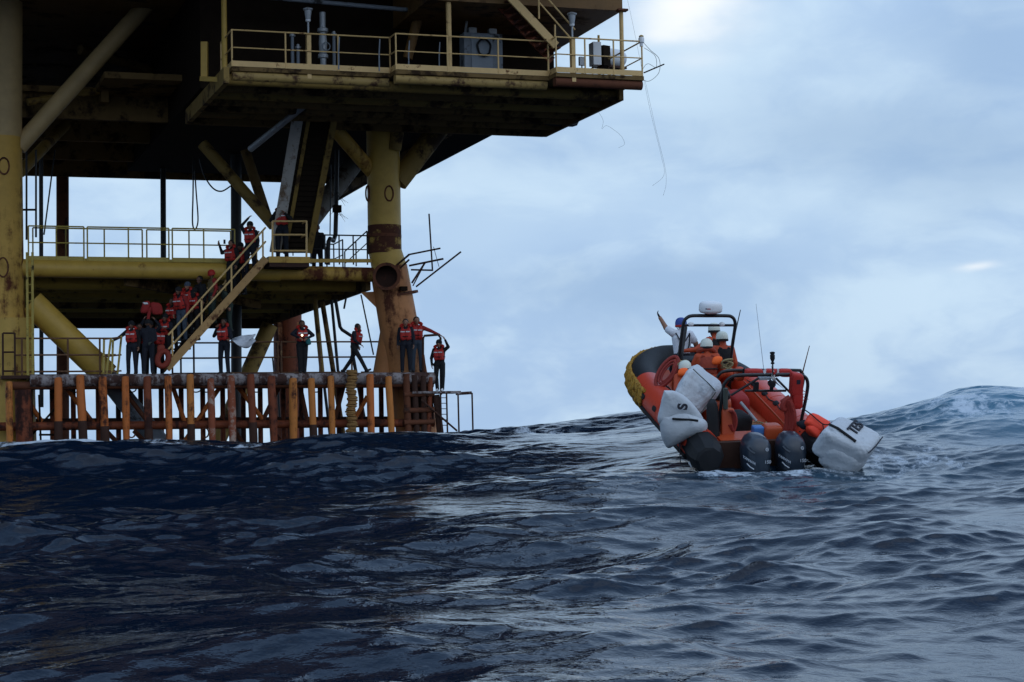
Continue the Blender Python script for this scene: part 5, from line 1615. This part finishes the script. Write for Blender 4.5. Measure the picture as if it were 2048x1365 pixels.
text_part('letter', 'S', .24, B.px(1366, 814, .03), img(1, -10, 0), img(-10, -1, -.01), MT['navy_print'], bag2, .010, .008)
o = MB().path([c3 + img(-8, 24, -.2), c3 + img(-7, 44, -.2), c3 + img(-6, 62, -.18)], .010, 5).build('bag_line', MT['navy_print'])
tag(o, 'thin line dangling from the bag marked S towards the water', 'rope')
bag3 = thing('white_bag', 'white tarpaulin bag lettered TES, hanging off the right stern tube over the water', 'bag', WF.px(1700, 938, 33.6), 'white tarpaulin bags on the boat')
c4 = WF.px(1700, 886, 33.9)
Y3 = 33.9
E1, E2 = img(45, 21, .02, Y3), img(-21, 15, -.30, Y3)
E3 = E1.cross(E2).normalized()
if E3.dot(CO - c4) < 0: E3 = -E3
cf = WF.px(1709, 864, 33.7)
th3 = .30
mid = cf - E3 * th3
MB().soft(mid, E1 * 1.06, E2 * 1.14, E3 * th3, .36, 90, 56, 0, 15, .03).build('sack', MT['bag'], bag3, 50)
MB().soft(mid - E3 * .14 + E2 * .22 + E1 * .14 - Z * .06, E1 * .86, E2 * .9, E3 * th3 * .95, .5, 80, 50, 0, 4, .04).build('sack_belly', MT['bag'], bag3, 50)
text_part('lettering', 'TES', .27, cf - E1 * .07 - E2 * .36 + E3 * .014, -E2, -E1, MT['navy_print'], bag3, .007, .010)
MB().path([cf - E1 * 1.02 + E2 * .27 - E3 * .02, cf - E1 * .6 + E2 * .45 + E3 * .02, cf - E1 * .1 + E2 * .66 + E3 * .02, cf + E1 * .32 + E2 * .82 + E3 * .014], .026, 6).build('strap', MT['black'], bag3)
MB().path([cf + E1 * 1.02 - E2 * .95 - E3 * .06, cf + E1 * 1.05 - E3 * .07, cf + E1 * 1.02 + E2 * .95 - E3 * .06], .012, 5).build('seam', MT['navy_print'], bag3)
# fluorescent fender beside the lettered bag
fb = thing('buoyancy_float', 'fluorescent red float strapped between the right tube and the lettered bag', 'float', WF.px(1636, 862, 34.4))
fc = WF.px(1634, 851, 34.4)
MB().soft(fc, img(24, 12, .05, Y3), img(10, -12, .1, Y3), img(0, 8, .25, Y3), .5, 26, 16, 0, 6, .03).build('float_body', MT['neon_red'], fb)
MB().soft(fc + img(-7, 12, -.1, Y3), img(15, 14, .02, Y3), img(8, -8, .05, Y3), img(0, 4, .2, Y3), .6, 22, 14).build('lower_lobe', MT['neon_red'], fb)
MB().ell(WF.px(1609, 850, 34.3), .10, .10, .09, 14, 10).build('end_knot', MT['navy'], fb)
MB().path(dense([WF.px(x, y, 34.1) for x, y in ((1606, 818), (1622, 829), (1645, 848), (1660, 850), (1668, 855))]), .012, 6).build('strap', MT['black'], fb)
MB().path(dense([WF.px(x, y, 34.1) for x, y in ((1645, 848), (1647, 860), (1640, 868))]), .010, 6).build('strap', MT['black'], fb)
# red container on the right of the arch
rc_ = B.px(1592, 778, .5)
bx_ = thing('red_container', 'red plastic container strapped to the right side of the rear arch', 'container', rc_)
MB().soft(rc_ + bu * .08, br * .11 + bu * -.02, bf * .12, bu * .22, .3, 24, 14).build('case', MT['red'], bx_)
MB().soft(rc_ - bu * .20 + br * .02, br * .10, bf * .12, bu * .17, .4, 24, 14).build('lower_case', MT['red'], bx_)
MB().box(rc_ + bu * .16 - bf * .125, br * .035, bf * .003, bu * .04).build('label_plate', MT['navy_print'], bx_)
# folded red slings hanging in loops
sl_ = thing('rescue_sling', 'faded red rescue sling hanging in folds from the right rear arch leg', 'rescue sling', B.px(1578, 850, .5))
for k, dx in enumerate((-6, 0, 6)):
    MB().path(dense([B.px(x + dx, y, .48 - .03 * k) for x, y in ((1572, 800), (1580, 822), (1581, 845), (1576, 865))]), .055, 8).build('fold', MT['red_dark'], sl_)
MB().path(dense([B.px(x, y, .45) for x, y in ((1580, 795), (1569, 803), (1566, 815), (1570, 820))]), .055, 8).build('fold', MT['red_dark'], sl_)
sl2 = thing('rescue_sling', 'faded red rescue sling coiled against the left rear arch leg above the outboard', 'rescue sling', B.px(1466, 850, .55))
for k in range(3):
    MB().path(dense([B.px(x + 3 * k, y, .5 - .03 * k) for x, y in ((1458, 822), (1464, 828), (1467, 845), (1462, 862), (1457, 850))]), .022, 7).build('fold', MT['red_dark'], sl2)
# rolled red life rafts on the hoop
rl = thing('rolled_jackets', 'roll of faded red life jackets lashed along the top of the hoop', 'life jackets', B.px(1536, 750, 1.3))
for k, (x0_, x1_) in enumerate(((1489, 1527), (1528, 1556), (1557, 1583))):
    a, b = B.px(x0_, 746, 1.25), B.px(x1_, 746, 1.25)
    MB().soft((a + b) / 2, (b - a) / 2, bf * .08, bu * .075, .5, 22, 14, 0, k, .03).build('roll', MT['red'], rl)
for x in (1487, 1530, 1556):
    MB().box(B.px(x, 746, 1.16), br * .018, bf * .006, bu * .08).build('lashing', MT['black'] if x == 1487 else MT['white'], rl)
o = btag('orange_roll', MB().soft(B.px(1479, 748, 1.5), br * .09, bf * .1, bu * .13, .6, 18, 12), MT['suit'], 'short orange bundle at the left end of the hoop', 'bundle')
# grey green tube and loose gear
cyl = B.px(1450, 800, .55)
o = btag('rocket_tube', MB().tube(B.px(1451, 777, .55), B.px(1451, 818, .55), .045, None, 14), MT['olive'], 'grey green upright canister on the left rear arch leg', 'canister')
o = btag('paddle', MB().tube(B.px(1481, 805, 1.2), B.px(1513, 843, .9), .028, None, 10), MT['galv'], 'grey metal pole lying against the inside of the right tube', 'pole')
o = btag('blue_box', MB().soft(W_(.02, .30, .24), br * .10, bf * .10, bu * .09, .25, 18, 10), MT['blue_crate'], 'small blue box between the two outboards', 'box')
o = btag('rope_bundle', MB().path(dense([B.px(1454 + 12 * math.cos(i * 1.7), 726 + 10 * math.sin(i * 1.1) + i * .6, 3.0 + .1 * math.sin(i)) for i in range(14)], 4), .018, 6), MT['rope'], 'bundle of tan rope hanging on the right radar arch leg', 'rope')
o = btag('rope_bundle', MB().path(dense([B.px(1366 + 10 * math.cos(i * 1.9), 728 + 7 * math.sin(i * 1.3), 3.2 + .1 * math.sin(i)) for i in range(12)], 4), .016, 6), MT['rope'], 'bundle of tan rope hanging on the left radar arch leg', 'rope')
o = btag('gear_drape', MB().soft(B.px(1426, 850, .50), img(13, 3, .02, 34.8), img(-3, -48, 0, 34.8), img(2, 0, .10, 34.8), .55, 20, 16, 0, 9, .06), MT['black'], 'black cover hanging on the left rear arch leg above the stern cone', 'cover')
o = btag('orange_locker', MB().soft(B.px(1455, 852, .60), img(14, 0, .02, 34.8), img(0, -36, 0, 34.8), img(0, 0, .12, 34.8), .3, 20, 14, 0, 2, .02), MT['orange_hull'], 'upright orange locker just right of the left rear arch leg', 'locker')
o = btag('gear_bag', MB().soft(W_(-.10, 1.35, .06), br * .30, bf * .28, bu * .22, .5, 24, 14, 0, 12, .06), MT['black_cloth'], 'black bag shape standing in for deep shade on the deck under the rear arch', 'bag')  # black bundle added where the deck lies in dark shadow
o = btag('gear_bag', MB().soft(W_(.36, 2.7, .10), br * .20, bf * .34, bu * .20, .5, 24, 14, 0, 13, .06), MT['red_cloth'], 'dark red gear bag on the deck beside the seat', 'bag')
o = btag('fuel_hose', MB().path(dense([W_(-.5, .5, .0), W_(-.3, .7, .02), W_(.1, .62, -.05), W_(.3, .9, -.08), W_(.6, .7, -.06), W_(.62, .4, .0)]), .022, 8), MT['black'], 'black fuel hose winding across the orange deck', 'hose')
o = btag('rope_coil', MB().path(dense([W_(.42 + .16 * math.cos(k * .9), 1.5 + .16 * math.sin(k * .9), -.10 + .006 * k) for k in range(22)], 3), .016, 6), MT['rope'], 'coil of tan rope on the orange deck', 'rope')
# white tube lettering on the left stern cone
text_part('tube_lettering', 'SE', .20, W_(-1.06, -.12, 0) + (-br * .86 - bu * .5).normalized() * (TR * 1.03), bf * -1, bu, MT['reflect'], boat, .004, .004)

# crew ----------------------------------------------------------------
GC = 'crew of the rescue boat'
MT['suit_dark'] = mat('dark_orange_lifejacket', (.26, .034, .014), .7, var=.3, scale=8, bump=.4)
KNEEL = dict(hipR=(.10, 0, .92), hipL=(-.10, 0, .92), knR=(.13, .34, .70), knL=(-.13, .34, .70), anR=(.13, .05, .45), anL=(-.13, .05, .45))
def crew(px, py, y, **k):
    J = dict(KNEEL); J.update(k.pop('J', {}))
    return person(head_at=B.px(px, py, y), J=J, group=GC, **k)
bowman, bg = crew(1362, 650, 5.2, label='person in a white shirt and blue helmet at the bow waving a raised left arm', yaw=8, torso='shirt', arms='skin', legs='navy', hat='bluehelmet', hands='black', s=.98,
     J=dict(elL=(-.31, .08, 1.56), wrL=(-.42, .14, 1.78), elR=(.30, .0, 1.22), wrR=(.36, .22, 1.10), shL=(-.19, 0, 1.45)), vox=.018)
crew(1428, 661, 4.9, label='person in orange suit and white helmet stretching an arm to the left', yaw=35, torso='suit', legs='suit', hat='helmet', hands='black', vest='black_cloth', collar=False,
     J=dict(elL=(-.44, .08, 1.22), wrL=(-.66, .20, 1.20)), vox=.018)
crew(1444, 678, 4.2, label='person in orange suit and black harness with white helmet, rightmost in the boat', yaw=20, torso='suit', legs='suit', hat='helmet', hands='black', vest='black_cloth', collar=False, vox=.018)
crew(1413, 693, 3.3, label='person in orange suit steering, white helmet and dark collar behind the radar arch', yaw=5, torso='suit', legs='suit', hat='helmet', hands='black', hood=(.17, -.13, -.14), vest='suit_dark', vox=.018,
     J=dict(elR=(.30, .12, 1.15), wrR=(.22, .35, 1.12), elL=(-.30, .12, 1.15), wrL=(-.22, .35, 1.12)))
crew(1440, 715, 3.0, label='person in orange suit sitting low behind the helmsman, helmet out of sight', yaw=-10, torso='suit', legs='suit', hat='beanie', hands='black', vox=.018) if False else None
crew(1370, 737, 2.75, label='person in orange suit crouching by the left tube, half hidden by a white bag', yaw=10, torso='suit', legs='suit', hat='helmet', hands='black', hood=(-.10, -.14, -.02), vox=.018, J=lean(dict(STAND, **KNEEL), R(25)))
for a_, b_ in (('shL', 'elL'), ('shR', 'elR')):
    MB().capsule(bg[a_], bg[a_].lerp(bg[b_], .62), .088, .082, 12).build('sleeve', MT['shirt'], bowman)
sash = []
for f, (x_, y_) in enumerate(((-.12, .10), (-.13, -.10), (-.02, -.155), (.10, -.15), (.15, -.10), (.10, -.15), (-.10, -.14))):
    z_ = (1.45, 1.42, 1.22, 1.36, 1.42, 1.12, 1.10)[f]
    fw_ = V((-math.sin(R(8)), math.cos(R(8)), 0)); rt_ = V((fw_.y, -fw_.x, 0))
    sash.append(ORG[bowman] + (rt_ * x_ + fw_ * y_ + Z * z_) * .98)
MB().path(dense(sash), .014, 6).build('shoulder_strap', MT['navy'], bowman)
